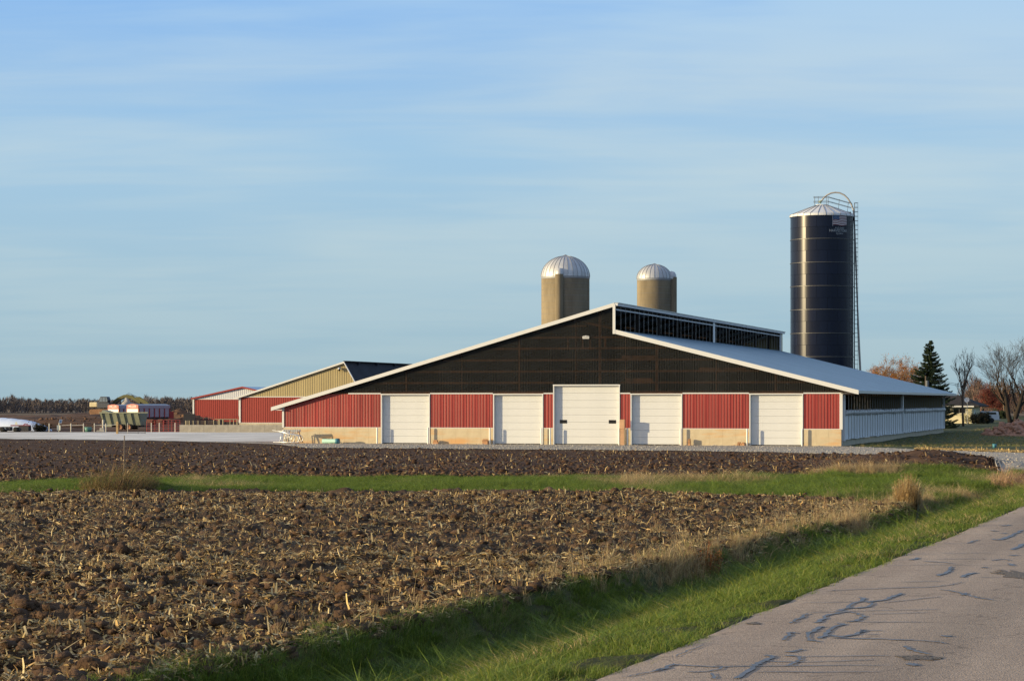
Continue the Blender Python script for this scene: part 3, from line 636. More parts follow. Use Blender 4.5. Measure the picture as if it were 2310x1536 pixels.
# straw along the lawn edge beyond the gravel drive
a = rng.uniform(A(2065), 0.27, 5200); y = gravel_far(a) + rng.normal(0.5, 0.7, 5200); P = np.stack([a * y, y], -1)
scatter_residue('straw_litter', P, lambda X, Y: 0 * X + 0.03, 0.20, 0.05, M['straw'], [(0.55, 0.40, 0.16), (0.62, 0.46, 0.20), (0.40, 0.27, 0.11)], 0.08, 'strip of golden straw between gravel drive and shaded lawn', 'straw', scale_y=False)
a = rng.uniform(A(1905), 0.27, 9000); y = 166 + 150 * rng.random(9000) ** 1.3; P = np.stack([a * y, y], -1)
ok = (P[:, 0] - CR[0]) * EX[0] + (P[:, 1] - CR[1]) * EX[1] > 1.0; P = P[ok]
scatter_gn('lawn_grass', P, rng.integers(0, 2, len(P)), (0.6 + 0.6 * rng.random(len(P))), ['d2', 's3'], 'mown lawn in shade beside the barn', hf=lawn_h)
# ------------------------------------------------------------------ ribbed sheet pieces
def rib_profile(w, pitch, h, minor=0.0, rw=0.045):
    """x, depth pairs across a sheet of width w (depth is towards the viewer, negative y)"""
    p = [(0, 0)]; k = int(round(w / pitch))
    for i in range(k):
        c = (i + 0.5) * w / k
        p += [(c - rw, 0), (c - rw * 0.45, h), (c + rw * 0.45, h), (c + rw, 0)]
        if minor and i < k - 1: m_ = (i + 1) * w / k; p += [(m_ - 0.018, 0), (m_, minor), (m_ + 0.018, 0)]
    p.append((w, 0)); return p
def sheet_mb(x0, x1, zb, zt, y, prof, yf=None):
    """vertical ribbed sheet between zb(x) and zt(x)"""
    m = MB(); vs = []
    fb = zb if callable(zb) else (lambda x: zb); ft = zt if callable(zt) else (lambda x: zt)
    pr = [(x0 + a, d) for a, d in prof if x0 + a <= x1 + 1e-6]
    if pr[-1][0] < x1 - 1e-4: pr.append((x1, pr[-1][1]))
    for x, d in pr:
        b = fb(x); t_ = max(ft(x), b + 0.001); vs += [(x, y - d, b), (x, y - d, t_)]
    m.add(vs, [(2 * i, 2 * i + 2, 2 * i + 3, 2 * i + 1) for i in range(len(pr) - 1)])
    return m
def sheets(name, parent, x0, x1, zb, zt, y, mm, w=0.914, pitch=0.2286, h=0.024, minor=0.006, rw=0.035):
    n = max(1, int(math.ceil((x1 - x0) / w - 1e-4))); flat = not callable(zb) and not callable(zt); cache = {}
    for i in range(n):
        a = x0 + i * w; b = min(a + w, x1)
        if b - a < 0.06: continue
        prof = rib_profile(w, pitch, h, minor, rw)
        if flat and abs(b - a - w) < 1e-5:
            if 'm' not in cache: cache['m'] = sheet_mb(0, w, zb, zt, 0, prof).mesh(name, mm)
            inst(name, cache['m'], parent, (a, y, 0))
        else: sheet_mb(a, b, zb, zt, y, prof).build(name, mm, parent)

# ------------------------------------------------------------------ the long barn
M['smoke'] = mat('smoked_panel', (0.017, 0.018, 0.018), 0.42, var=0.35, vscale=0.25, alpha=0.40, spec=0.30, rnd=0.10, detail=6)
M['wood'] = mat('framing_timber', (0.27, 0.125, 0.058), 0.85, var=0.35, vscale=1.2, spec=0.2, rnd=0.1)
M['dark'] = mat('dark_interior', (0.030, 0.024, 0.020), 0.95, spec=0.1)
M['roof'] = mat('roof_metal', (0.40, 0.52, 0.62), 0.38, metal=0.75, var=0.04, vscale=0.3)
M['shade_w'] = mat('white_beam', (0.66, 0.68, 0.70), 0.5)
M['curtain'] = mat('white_curtain', (0.62, 0.64, 0.66), 0.6, var=0.08, vscale=1.2, bump=0.3, bscale=2.5, stretch=(1, 1, 0.3))
M['roll'] = mat('rolled_curtain', (0.62, 0.62, 0.62), 0.5, col2=(0.24, 0.25, 0.27), vscale=7, bump=0.8, bscale=9)
M['cable'] = mat('cable', (0.36, 0.34, 0.31), 0.6)
M['post_w'] = mat('bollard_paint', (0.76, 0.74, 0.68), 0.5)
M['glassd'] = mat('window_glass', (0.012, 0.011, 0.010), 0.15, spec=0.6)
M['grey'] = mat('galvanised', (0.45, 0.47, 0.48), 0.4, metal=0.6)
barn = empty('dairy_barn', (CL[0], CL[1], BZ), -BA, 'long new barn with red steel front, five white overhead doors and dark clear gable', 'barn')
def bx(u):
    a = A(u); return (a * CL[1] - CL[0]) / (EX[0] - a * EX[1])
def bY(x): return CL[1] + x * EX[1]
def bz(u, v): return (VH - v) / F * bY(bx(u)) + (CZ - BZ)
XR = bx(1388); ZR = bz(1388, 684)                                   # ridge
XL0 = bx(617); ZL0 = bz(617, 919)                                   # left eave tip
ZC = bz(1388, 745); XE = bx(1938); ZE = bz(1938, 881)               # foot of the clerestory, right eave tip
sl_ = (ZR - ZL0) / (XR - XL0); sr_ = (ZC - ZE) / (XE - XR)
def roofz(x): return np.where(np.asarray(x) < XR, ZL0 + (np.asarray(x) - XL0) * sl_, ZC - (np.asarray(x) - XR) * sr_)
rz = lambda x: float(roofz(x))
WZ = 1.22; SZ = 3.80
doors = [(bx(862), bx(968), 3.74), (bx(1115), bx(1223.5), 3.74), (bx(1250.5), bx(1396.5), bz(1323, 868) - 0.07), (bx(1425), bx(1537), 3.74), (bx(1693), bx(1809.5), 3.74)]
# concrete walls, siding and trims between the doors
edges = [0.0] + [e for d in doors for e in d[:2]] + [BW]
for k in range(0, len(edges), 2):
    a, b = edges[k], edges[k + 1]; a2 = a + (0.10 if k else 0); b2 = b - (0.10 if k < 10 else 0)
    n = max(1, int(round((b2 - a2) / 1.0))); w = (b2 - a2) / n
    pm = MB().box(0, w - 0.008, -0.035, 0.20, -0.3, WZ - 0.012).mesh('foundation_panel', M['conc'])
    for i in range(n): inst('foundation_panel', pm, barn, (a2 + i * w + 0.006, 0, 0))
    MB().box(a2, b2, -0.025, 0.19, -0.3, WZ - 0.02).build('foundation_core', M['conc'], barn)
    top = (lambda x: min(SZ, rz(x) - 0.16)) if k == 0 else SZ
    sheets('siding_panel', barn, a2, b2, WZ, top, 0.0, M['red'])
    MB().box(a2 if k else a2 - 0.03, b2, -0.045, 0.02, WZ - 0.012, WZ + 0.03).build('base_flashing', M['white'], barn)
    tx = bx(786) if k == 0 else a2
    MB().box(tx, b2 + (0.05 if k == 10 else 0), -0.06, 0.02, SZ, SZ + 0.085).build('belt_trim', M['white'], barn)
MB().box(-0.10, 0.06, -0.07, 0.10, 0.0 + WZ, rz(0) - 0.10).build('corner_trim', M['white'], barn)
MB().box(BW - 0.12, BW + 0.10, -0.07, 0.10, WZ - 0.02, SZ).build('corner_trim', M['white'], barn)
MB().box(BW, XE - 0.05, -0.06, 0.02, SZ - 0.02, SZ + 0.07).build('belt_trim', M['white'], barn)
# doors: frame, insulated sections with pressed grooves
def section(w, hgt):
    m = MB(); z = [0.006, 0.022, 0.022 + hgt * 0.30, 0.022 + hgt * 0.32, 0.022 + hgt * 0.34, hgt * 0.66, hgt * 0.68, hgt * 0.70, hgt - 0.016, hgt - 0.002]
    y = [0.012, 0.0, 0.0, 0.004, 0.0, 0.0, 0.004, 0.0, 0.0, 0.012]; vs = []
    for zz, yy in zip(z, y): vs += [(0, yy, zz), (w, yy, zz)]
    m.add(vs, [(2 * i, 2 * i + 1, 2 * i + 3, 2 * i + 2) for i in range(len(z) - 1)])
    m.add([(0, 0.05, 0), (w, 0.05, 0), (w, 0.05, hgt), (0, 0.05, hgt)], [(0, 1, 2, 3)]); return m
for di, (a, b, zt) in enumerate(doors):
    big = di == 2; D = empty('overhead_door', (a, 0.24, 0), 0); D.parent = barn
    w = b - a; n = 8 if big else 7; hh = (zt - 0.05) / n
    sm = section(w - 0.02, hh).mesh('door_section', M['door'])
    for i in range(n): inst('door_section', sm, D, (0.01, 0, 0.05 + i * hh))
    MB().box(0.01, w - 0.01, -0.01, 0.04, 0.0, 0.05).build('bottom_seal', M['dark'], D)
    if big:
        for wx in (bx(1261) - a, bx(1371.5) - a):
            MB().box(wx, wx + 0.56, -0.012, 0.02, bz(1300, 955), bz(1300, 947)).build('door_window', M['glassd'], D)
    f = MB(); t_ = 0.075
    f.box(a - t_, a, -0.075, 0.262, 0, zt + t_); f.build('door_jamb', M['white'], barn)
    MB().box(b, b + t_, -0.075, 0.262, 0, zt + t_).build('door_jamb', M['white'], barn)
    MB().box(a - t_ - 0.02, b + t_ + 0.02, -0.08, 0.262, zt, zt + t_ + (0.02 if big else 0.01)).build('door_head', M['white'], barn)
# smoked gable sheets and the framing that shows behind them
def gz0(x):
    z = SZ + 0.07
    if doors[2][0] - 0.08 < x < doors[2][1] + 0.08: z = doors[2][2] + 0.09
    return z
xg0 = XL0 + (SZ + 0.3 - ZL0) / sl_; xg1 = XR + (ZC - SZ - 0.25) / sr_
cuts = sorted([xg0, xg1, doors[2][0] - 0.08, doors[2][1] + 0.08, XR] + [xg0 + i for i in range(1, int(xg1 - xg0) + 1) if min(abs(xg0 + i - c) for c in (doors[2][0] - .08, doors[2][1] + .08, XR)) > 0.35])
for a, b in zip(cuts[:-1], cuts[1:]):
    k = max(2, round((b - a) / 0.125)); pr = []
    for i in range(k): pr += [((b - a) * i / k, 0.0), ((b - a) * (i + 0.25) / k, 0.028), ((b - a) * (i + 0.5) / k, 0.028), ((b - a) * (i + 0.75) / k, 0.0)]
    pr.append((b - a, 0.0)); z0 = gz0((a + b) / 2); e = 0.02 if b <= XR + 0.01 else 0
    top = (lambda x, l=(b <= XR + 0.01): (ZL0 + (x - XL0) * sl_ if l else ZC - (x - XR) * sr_) - 0.10)
    sheet_mb(a, b, z0, top, 0.0, pr).build('gable_panel', M['smoke'], barn)
gy = 0.10
for v in (863, 837.5, 811.8, 785.6, 761):
    z = bz(1323, v); x0 = XL0 + (z + 0.35 - ZL0) / sl_; x1 = XR + (ZC - z - 0.35) / sr_ if z < ZC - 0.5 else XR - 0.1
    if z < doors[2][2] + 0.3:
        for c0, c1 in ((x0, doors[2][0] - 0.1), (doors[2][1] + 0.1, x1)): MB().box(c0, c1, gy, gy + 0.05, z - 0.075, z + 0.075).build('girt', M['wood'], barn)
    else: MB().box(x0, x1, gy, gy + 0.05, z - 0.075, z + 0.075).build('girt', M['wood'], barn)
MB().box(bx(1245), bx(1322), gy, gy + 0.05, bz(1290, 737.5), bz(1290, 733.5)).build('girt', M['wood'], barn)
for c0, c1 in ((xg0, doors[2][0] - 0.1), (doors[2][1] + 0.1, xg1)): MB().box(c0, c1, gy, gy + 0.05, SZ - 0.05, SZ + 0.22).build('girt', M['wood'], barn)
for u, w in ((914.7, 0.15), (1170, 0.17), (1298, 0.07), (1351.8, 0.18), (1410, 0.06), (1480.6, 0.20), (1615, 0.07), (1749, 0.14), (1040, 0.06)):
    x = bx(u); MB().box(x - w / 2, x + w / 2, gy + 0.052, gy + 0.12, gz0(x), rz(x) - 0.2).build('stud', M['wood'], barn)
for u in (1280, 1313, 1330, 1364):
    x = bx(u); MB().box(x - 0.06, x + 0.06, gy + 0.052, gy + 0.10, bz(u, 785), bz(u, 762)).build('blocking', M['wood'], barn)
MB().bar((bx(1287), gy + 0.15, bz(1287, 721)), (XR - 0.1, gy + 0.15, bz(1386, 742)), 0.05, 0.16).build('brace', M['wood'], barn)
for u0, u1, v in ((1400, 1475, 807), (1408, 1470, 858), (1575, 1680, 834)):
    MB().box(bx(u0), bx(u1), gy + 0.3, gy + 0.34, bz(u0, v + 6), bz(u0, v - 5)).build('cross_board', M['wood'], barn)
# roofs
def slab(x0, z0, x1, z1, y0, y1, th, name, mm, rib=True):
    dx, dz = x1 - x0, z1 - z0; L = math.hypot(dx, dz); nx, nz = -dz / L, dx / L
    m = MB(); m.prism([(x0 - nx * th, z0 - nz * th), (x1 - nx * th, z1 - nz * th), (x1, z1), (x0, z0)], y0, y1)
    return m
slab(XL0, ZL0, XR, ZR, -0.36, BD + 0.4, 0.16, '', None).build('roof_slope', M['roof'], barn)
slab(XR, ZC, XE, ZE, -0.36, BD + 0.4, 0.16, '', None).build('roof_slope', M['roof'], barn)
rb = MB(); rbm = MB()
for i in range(int(BD / 0.914)):
    y = 0.1 + i * 0.914; rb.bar((XR + 0.05, y, ZC + 0.012), (XE, y, ZE + 0.012), 0.035, 0.03); rbm.bar((XL0, y, ZL0 + 0.012), (XR - 0.05, y, ZR + 0.012), 0.035, 0.03)
rb.build('roof_ribs', M['roof'], barn, kind='stuff'); rbm.build('roof_ribs', M['roof'], barn, kind='stuff')
def rake(p0, p1, name='rake_trim', w=0.26):
    m = MB(); m.prism([(p0[0], p0[1] - w), (p1[0], p1[1] - w), (p1[0], p1[1] + 0.02), (p0[0], p0[1] + 0.02)], -0.42, -0.37); m.build(name, M['white'], barn)
rake((XL0 - 0.05, ZL0), (XR + 0.02, ZR)); rake((XR + 0.10, ZC + 0.02), (XE + 0.02, ZE + 0.02), w=0.30)
MB().box(XR - 0.10, XR + 0.10, -0.43, -0.34, ZC - 0.28, ZR - 0.10).build('clerestory_corner_trim', M['white'], barn)
MB().box(XL0 - 0.03, XL0 + 0.02, -0.4, BD + 0.4, ZL0 - 0.22, ZL0 + 0.0).build('eave_trim', M['white'], barn)
MB().box(XL0, 0.0, -0.34, 0.02, ZL0 - 0.22, ZL0 - 0.17).build('soffit', M['white'], barn)
MB().box(XE - 0.02, XE + 0.03, -0.4, BD + 0.4, ZE - 0.20, ZE).build('eave_trim', M['grey'], barn)
# clerestory: fascia, header, columns, hanging cords
MB().box(XR - 0.02, XR + 0.28, -0.4, BD + 0.45, ZR - 0.20, ZR - 0.02).build('clerestory_fascia', M['shade_w'], barn)
MB().box(XR + 0.0, XR + 0.36, -0.4, BD + 0.45, ZR - 0.02, ZR + 0.03).build('ridge_cap', M['grey'], barn)
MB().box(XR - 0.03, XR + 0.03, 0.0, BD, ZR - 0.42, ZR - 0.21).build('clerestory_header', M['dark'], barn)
MB().tube([(XR + 0.02, 0.05, ZR - 0.47), (XR + 0.02, BD, ZR - 0.47)], 0.055, 6).build('curtain_tube', M['shade_w'], barn)
ty = [0.0, 37.0, BD - 0.6]
for y, w in ((37.0, 0.9), (BD - 1.2, 0.5)):
    MB().box(XR - 0.06, XR + 0.09, y, y + w, ZC - 0.05, ZR - 0.19).build('clerestory_column', M['shade_w'], barn)
MB().box(XR - 0.05, XR + 0.04, BD - 0.55, BD + 0.3, ZC - 0.05, ZR - 0.19).build('clerestory_end_panel', M['tan'], barn)
wr = MB()
for i in range(1, 48): wr.box(XR + 0.035, XR + 0.06, i * 1.55, i * 1.55 + 0.045, ZC, ZR - 0.2)
wr.build('clerestory_cords', M['cable'], barn, kind='stuff')
# right side: knee wall, curtain, rolled edge, columns, cords
n = 31; w = BD / n
km = MB().box(-0.20, 0.04, 0.004, w - 0.004, -0.35, 0.50).mesh('knee_wall_panel', M['conc2'])
for i in range(n): inst('knee_wall_panel', km, barn, (BW, i * w, 0))
def curtain_piece(y0, y1):
    ys = np.arange(y0, y1, 0.13); zs = np.linspace(0.46, 2.32, 9); V = []; 
    for z in zs:
        for y in ys:
            V.append((BW + 0.10 + 0.035 * math.sin(y * 2 * math.pi / 1.0) + 0.05 * (float(vn(np.array([y * 1.3]), np.array([z * 1.1]), 4)[0]) - 0.5) + 0.10 * math.exp(-(z - 0.46) * 4) , y, z + (0.07 * (float(vn(np.array([y * 1.1]), np.array([0.2]), 9)[0]) - 0.5) if z < 0.5 else 0)))
    na = len(ys); Fq = [(i * na + j, i * na + j + 1, (i + 1) * na + j + 1, (i + 1) * na + j) for i in range(len(zs) - 1) for j in range(na - 1)]
    np_obj('side_curtain', V, Fq, M['curtain'], None, True, parent=barn)
    pts = [(BW + 0.14, y, 2.42 + 0.05 * (float(vn(np.array([y * 0.9]), np.array([3.2]), 6)[0]) - 0.5)) for y in np.arange(y0, y1, 0.35)]
    rad = [0.16 + 0.10 * float(vn(np.array([i * 0.8]), np.array([1.5]), 8)[0]) for i in range(len(pts))]
    MB().tube(pts, rad, 8).build('rolled_curtain_edge', M['roll'], barn, True)
    MB().box(BW - 0.02, BW + 0.03, y0, y1, 2.26, 2.52).build('curtain_rail', M['wood'], barn)
curtain_piece(0.75, 36.8); curtain_piece(37.7, 74.2)
for y, w, z0 in ((0.42, 0.42, 0.35), (36.9, 0.75, 0.42), (74.2, 0.3, 0.45)):
    MB().box(BW + 0.0, BW + 0.19, y, y + w, z0, SZ + 0.1).build('side_column', M['shade_w'], barn)
MB().box(BW - 0.05, BW + 0.06, 0.05, 0.40, 0.1, SZ).build('corner_panel', M['grey'], barn)
MB().box(BW - 0.08, BW + 0.08, 0, BD, SZ - 0.12, SZ + 0.1).build('eave_beam', M['wood'], barn)
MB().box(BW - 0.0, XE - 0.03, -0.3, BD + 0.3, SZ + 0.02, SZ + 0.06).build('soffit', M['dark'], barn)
wr = MB()
for i in range(1, 49):
    y = i * 1.52
    if abs(y - 37.2) > 0.6: wr.box(BW + 0.30, BW + 0.335, y, y + 0.045, 0.5, SZ + 0.05)
wr.build('curtain_cords', M['cable'], barn, kind='stuff')
# back, left side, inner frame
MB().box(-0.02, 0.12, 0.2, BD, -0.3, rz(0) - 0.2).build('side_wall', M['red2'], barn)
bk = MB(); bk.prism([(0.1, 0), (BW - 0.1, 0), (BW - 0.1, rz(BW - 0.1) - 0.12), (XR, ZC - 0.12), (XR - 0.02, ZR - 0.12), (0.1, rz(0.1) - 0.12)], BD - 0.05, BD); bk.build('rear_wall', M['tan'], barn)
for i in range(1, 10):
    y = i * 7.4; ins = MB()
    for x in (10.5, 17.5, 26.5, 34.5): ins.box(x - 0.1, x + 0.1, y - 0.1, y + 0.1, 0, rz(x) - 0.2)
    ins.bar((0.3, y, rz(0.3) - 0.35), (XR - 0.1, y, ZR - 0.4), 0.1, 0.3); ins.bar((XR, y, ZC - 0.35), (BW - 0.1, y, SZ + 0.05), 0.1, 0.3)
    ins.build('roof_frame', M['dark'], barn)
for k in range(8):
    x0 = 1.0 + k * 3.0; MB().bar((x0 + 1, 0.3, rz(x0 + 1) - 0.22), (x0 + 1, BD - 0.2, rz(x0 + 1) - 0.22), 0.05, 0.12).build('purlin', M['wood'], barn)
# name plate high on the gable
M['ink'] = mat('plate_letters', (0.10, 0.10, 0.09), 0.6)
def text_mesh(body, size, extrude=0.004, align='CENTER', shear=0.0, sx=1.0):
    c = bpy.data.curves.new('lettering', 'FONT'); c.body = body; c.size = size; c.extrude = extrude; c.align_x = align; c.align_y = 'CENTER'; c.shear = shear; c.resolution_u = 3
    o = bpy.data.objects.new('lettering', c); COL.objects.link(o); bpy.context.view_layer.update()
    dg = bpy.context.evaluated_depsgraph_get(); me = bpy.data.meshes.new_from_object(o.evaluated_get(dg)); bpy.data.objects.remove(o); bpy.data.curves.remove(c)
    return me
px_, pz_ = bx(1322), bz(1322, 760.6)
pl = MB(); arch = [(-0.25, -0.115), (0.25, -0.115), (0.26, 0.06), (0.2, 0.09), (0.05, 0.10), (0.0, 0.125), (-0.05, 0.10), (-0.2, 0.09), (-0.26, 0.06)]
pl.prism([(px_ + a, pz_ + b) for a, b in arch], -0.075, -0.045); plate = pl.build('name_plate', M['white'], barn)
def face_text(me, mm, parent, name, loc, off=0.0):
    me.materials.clear(); me.materials.append(mm); o = bpy.data.objects.new(name, me); COL.objects.link(o); o.parent = parent
    o.location = loc; o.rotation_euler = (R(90), 0, 0); return o
face_text(text_mesh('CEYLAND', 0.105), M['ink'], plate, 'lettering', (px_, -0.081, pz_ + 0.02))
MB().box(px_ - 0.22, px_ + 0.22, -0.081, -0.075, pz_ - 0.055, pz_ - 0.04).build('plate_rule', M['ink'], plate)

# ------------------------------------------------------------------ things along the barn front
def bworld(x, y, z=0.0): return (CL[0] + EX[0] * x + NX[0] * y, CL[1] + EX[1] * x + NX[1] * y, BZ + z)
bol = [(853.7, 'left of the first door from the left'), (968.6, 'right of the first door from the left'), (1107.5, 'left of the second door from the left'), (1224, 'right of the second door, beside the tall door'),
       (1243.5, 'left of the tall middle door'), (1399, 'right of the tall middle door, behind the brown upright'), (1417.5, 'left of the fourth door'), (1537.5, 'right of the fourth door'), (1687, 'left of the last door on the right'), (1811, 'right of the last door on the right')]
bm_ = MB(); bm_.lathe([(0.065, 0), (0.065, 1.20), (0.05, 1.245), (0.0, 1.26)], 14); bmesh_ = bm_.mesh('bollard', M['post_w'], True)
for u, where in bol:
    yo = -0.32; x = bx(u); o = bpy.data.objects.new('bollard', bmesh_); COL.objects.link(o); o.location = bworld(x, yo, 0); o.rotation_euler = (0, 0, -BA)
    tag(o, 'white steel bollard ' + where, 'bollard', 'bollards beside the barn doors')
M['ply'] = mat('brown_board', (0.50, 0.30, 0.17), 0.8, var=0.15, vscale=1.5)
o = empty('boxed_control_post', bworld(bx(1408), -0.55, 0), -BA, 'tall brown boxed post standing right of the tall middle door', 'post')
MB().box(-0.15, 0.15, -0.08, 0.08, 0, 1.85).build('board', M['ply'], o, bevel=0.01); MB().box(-0.19, 0.19, -0.13, 0.10, 1.2, 1.9).build('box_cover', M['ply'], o, bevel=0.01)
o = MB().tube([(0, 0, 0), (0, -0.06, 0.0)], 0.09, 12).build('wall_switch', M['post_w'], None); o.location = bworld(bx(1401.5), -0.03, 1.55); o.rotation_euler = (0, 0, -BA)
tag(o, 'small round pale switch on the red wall beside the tall door', 'switch')
M['block'] = mat('wood_block', (0.45, 0.24, 0.12), 0.85, var=0.2, vscale=3, rnd=0.15)
def blocks(u, items, label, cat, n):
    e = empty(n, bworld(bx(u), -0.35, 0), -BA, label, cat)
    for (x, z, w, h) in items: MB().box(x, x + w, -0.12, 0.14, z, z + h).build('block', M['block'], e, bevel=0.008)
blocks(984, [(-0.12, 0, 0.40, 0.10), (-0.10, 0.105, 0.36, 0.10), (-0.08, 0.21, 0.30, 0.09)], 'low stack of brown boards against the wall right of first door', 'wood stack', 'board_stack')
blocks(1097, [(-0.2, 0, 0.44, 0.10), (-0.18, 0.105, 0.42, 0.10), (-0.2, 0.21, 0.42, 0.10), (-0.14, 0.315, 0.3, 0.07)], 'stack of short boards left of the second door bollard', 'wood stack', 'board_stack')
blocks(1557, [(-0.08, 0, 0.18, 0.12), (-0.07, 0.125, 0.16, 0.12), (-0.08, 0.25, 0.17, 0.12), (-0.06, 0.375, 0.14, 0.10)], 'narrow upright stack of blocks right of the fourth door', 'wood stack', 'block_stack')
blocks(1674, [(-0.28, 0, 0.16, 0.14), (0.08, 0, 0.18, 0.15), (-0.26, 0.145, 0.2, 0.12), (0.06, 0.155, 0.16, 0.10), (-0.08, 0.05, 0.14, 0.12)], 'loose heap of brick-coloured blocks left of the last door', 'blocks', 'block_heap')
# plastic pipe
M['teal'] = mat('teal_pipe', (0.30, 0.50, 0.47), 0.5); M['teald'] = mat('teal_pipe_socket', (0.05, 0.20, 0.26), 0.5)
o = empty('drain_pipe', bworld(bx(737), -0.9, 0.19), -BA, 'short teal plastic pipe lying by the concrete wall', 'pipe')
m = MB(); m.lathe([(0.15, 0), (0.165, 0), (0.165, 1.05), (0.20, 1.08), (0.20, 1.35), (0.185, 1.35), (0.185, 1.10), (0.15, 1.04), (0.15, 0)], 20)
p_ = m.build('tube', M['teal'], o, True); p_.rotation_euler = (0, R(90), 0)
m = MB(); m.lathe([(0.172, 1.06), (0.21, 1.09), (0.21, 1.36), (0.17, 1.36)], 20); p_ = m.build('socket', M['teald'], o, True); p_.rotation_euler = (0, R(90), 0)
# pile of galvanised stall loops leaning together
M['galv'] = mat('bright_pipe', (0.62, 0.64, 0.66), 0.35, metal=0.5)
o = empty('stall_loop_pile', bworld(bx(668), -1.3, 0), -BA, 'tangled pile of galvanised stall loops at the left corner of the barn', 'stall dividers')
def loop(x, y, lean, yaw, l=1.9, h=0.95):
    pts = []
    for t in np.linspace(-1, 0, 5): pts.append((l / 2 * -1 - t * 0 + (t + 1) * l * 0.0 - 0, 0, h * 0.05))
    pts = [(-l / 2, 0, 0.08), (l * 0.32, 0, 0.05)] + [(l * 0.32 + 0.22 * h * math.sin(a) * 1.6, 0, 0.05 + 0.3 * h * (1 - math.cos(a))) for a in np.linspace(0.3, math.pi - 0.2, 8)] + [(l * 0.2, 0, 0.68 * h), (-l * 0.55, 0, h)]
    m = MB(); m.tube(pts, 0.027, 7)
    m.tube([(-l * 0.1, 0.03, 0), (-l * 0.05, 0.03, h * 0.85)], 0.027, 7)
    b = m.build('stall_loop', M['galv'], o, True); b.location = (x, y, 0.03); b.rotation_euler = (lean, 0, yaw); return b
loop(-0.15, -0.32, R(-8), R(2), 2.2, 1.0); loop(-0.1, -0.15, R(10), R(-6), 2.0, 0.98); loop(0.1, 0.0, R(4), R(6), 1.9, 0.95)
for i in range(11):
    x = -0.75 + i * 0.14 + random.uniform(-.03, .03); m = MB(); m.tube([(x - random.uniform(.05, .22), random.uniform(-.3, .2), 0.02), (x + random.uniform(0, .16), random.uniform(-.05, .3), random.uniform(0.85, 1.08))], 0.026, 7); m.build('stall_pipe', M['galv'], o, True)
for z in (1.02, 0.92): MB().tube([(-0.7, 0.1, z), (0.85, 0.14, z + 0.03)], 0.028, 7).build('stall_rail', M['galv'], o, True)
for i in range(9): x = -0.5 + i * 0.15; MB().box(x - 0.05, x + 0.05, 0.02, 0.06, 0.86, 1.07).build('bracket', M['grey'], o)
MB().tube([(0.7, 0.0, 0.95), (0.85, 0.1, 0.5), (1.0, 0.2, 0.06)], 0.035, 7).build('stall_pipe', M['wood'], o, True)

# ------------------------------------------------------------------ second barn, tan gable over red
def barn_frame(uL, Yl, zb, yaw=BA):
    a = A(uL); X = a * Yl; ex = (math.cos(yaw), -math.sin(yaw))
    def fx(u): q = A(u); return (q * Yl - X) / (ex[0] - q * ex[1])
    def fz(u, v): return (VH - v) / F * (Yl + fx(u) * ex[1]) + (CZ - zb)
    return X, fx, fz
Y2 = 292.0; X2, fx2, fz2 = barn_frame(540, Y2, BZ)
b2 = empty('tan_gabled_barn', (X2, Y2, BZ), -BA, 'older barn with tan gable above red wall, behind the long barn', 'barn')
xr2 = fx2(778); zr2 = fz2(778, 817); xl2 = fx2(531); zl2 = fz2(531, 899); s2 = (zr2 - zl2) / (xr2 - xl2)
xs2 = fx2(803); zs2 = fz2(803, 862); BW2 = 24.0; zse = 3.9
def rz2(x): return zl2 + (x - xl2) * s2 if x < xr2 else (zr2 - (x - xr2) * (zr2 - zs2) / (xs2 - xr2) if x < xs2 else max(zse, zs2 - (x - xs2) * 0.25))
st2 = fz2(600, 896)
sheets('siding_panel', b2, 0, BW2, 0.55, st2, 0, M['red2'], pitch=0.3048, minor=0.0, h=0.03)
sheets('gable_panel', b2, xl2 + 0.5, BW2, st2 + 0.06, lambda x: rz2(x) - 0.12, -0.03, M['tan'], pitch=0.3048, minor=0.0, h=0.03)
MB().box(xl2 + 0.3, BW2, -0.09, 0.0, st2, st2 + 0.10).build('belt_trim', M['white'], b2)
MB().box(-0.06, 0.20, -0.09, 0.1, 0.5, st2).build('corner_trim', M['white'], b2)
MB().box(0, BW2, -0.06, 0.02, 0.50, 0.56).build('base_flashing', M['white'], b2)
for i in range(12): MB().box(i * 2.0, i * 2.0 + 1.985, -0.04, 0.2, -0.3, 0.50).build('foundation_panel', M['conc2'], b2)
def trim2(p0, p1, w=0.22): MB().prism([(p0[0], p0[1] - w), (p1[0], p1[1] - w), (p1[0], p1[1]), (p0[0], p0[1])], -0.40, -0.34).build('rake_trim', M['white'], b2)
trim2((xl2, zl2 + 0.1), (xr2 + 0.05, zr2 + 0.1)); 
MB().bar((xr2, -0.37, zr2 + 0.02), (xs2, -0.37, zs2), 0.10, 0.22, up=(0, 1, 0)).build('rake_trim', M['white'], b2)
M['dkroof'] = mat('dark_roof_sheet', (0.028, 0.032, 0.042), 0.8, var=0.2, vscale=0.4, spec=0.2)
slab(xl2, zl2 + 0.12, xr2, zr2 + 0.12, -0.34, 60, 0.14, '', None).build('roof_slope', M['roof'], b2)
slab(xr2 + 0.01, zr2 + 0.08, xs2, zs2, -0.32, 60, 0.12, '', None).build('clerestory_curtain', M['dkroof'], b2)
slab(xs2, zs2, BW2 + 1, zs2 - (BW2 + 1 - xs2) * 0.25, -0.32, 60, 0.14, '', None).build('roof_slope', M['roof'], b2)
MB().box(xr2 - 0.1, xr2 + 0.35, -0.36, 60, zr2 + 0.09, zr2 + 0.17).build('ridge_cap', M['dkroof'], b2)
for i in range(8): MB().box(xr2 + 0.12, xr2 + 0.45, 4 + i * 7, 4.25 + i * 7, zr2 - 0.25, zr2 + 0.08).build('ridge_bracket', M['dkroof'], b2)
MB().box(0.05, 0.15, 0.2, 60, 0, zl2 + 0.2).build('side_wall', M['red2'], b2)
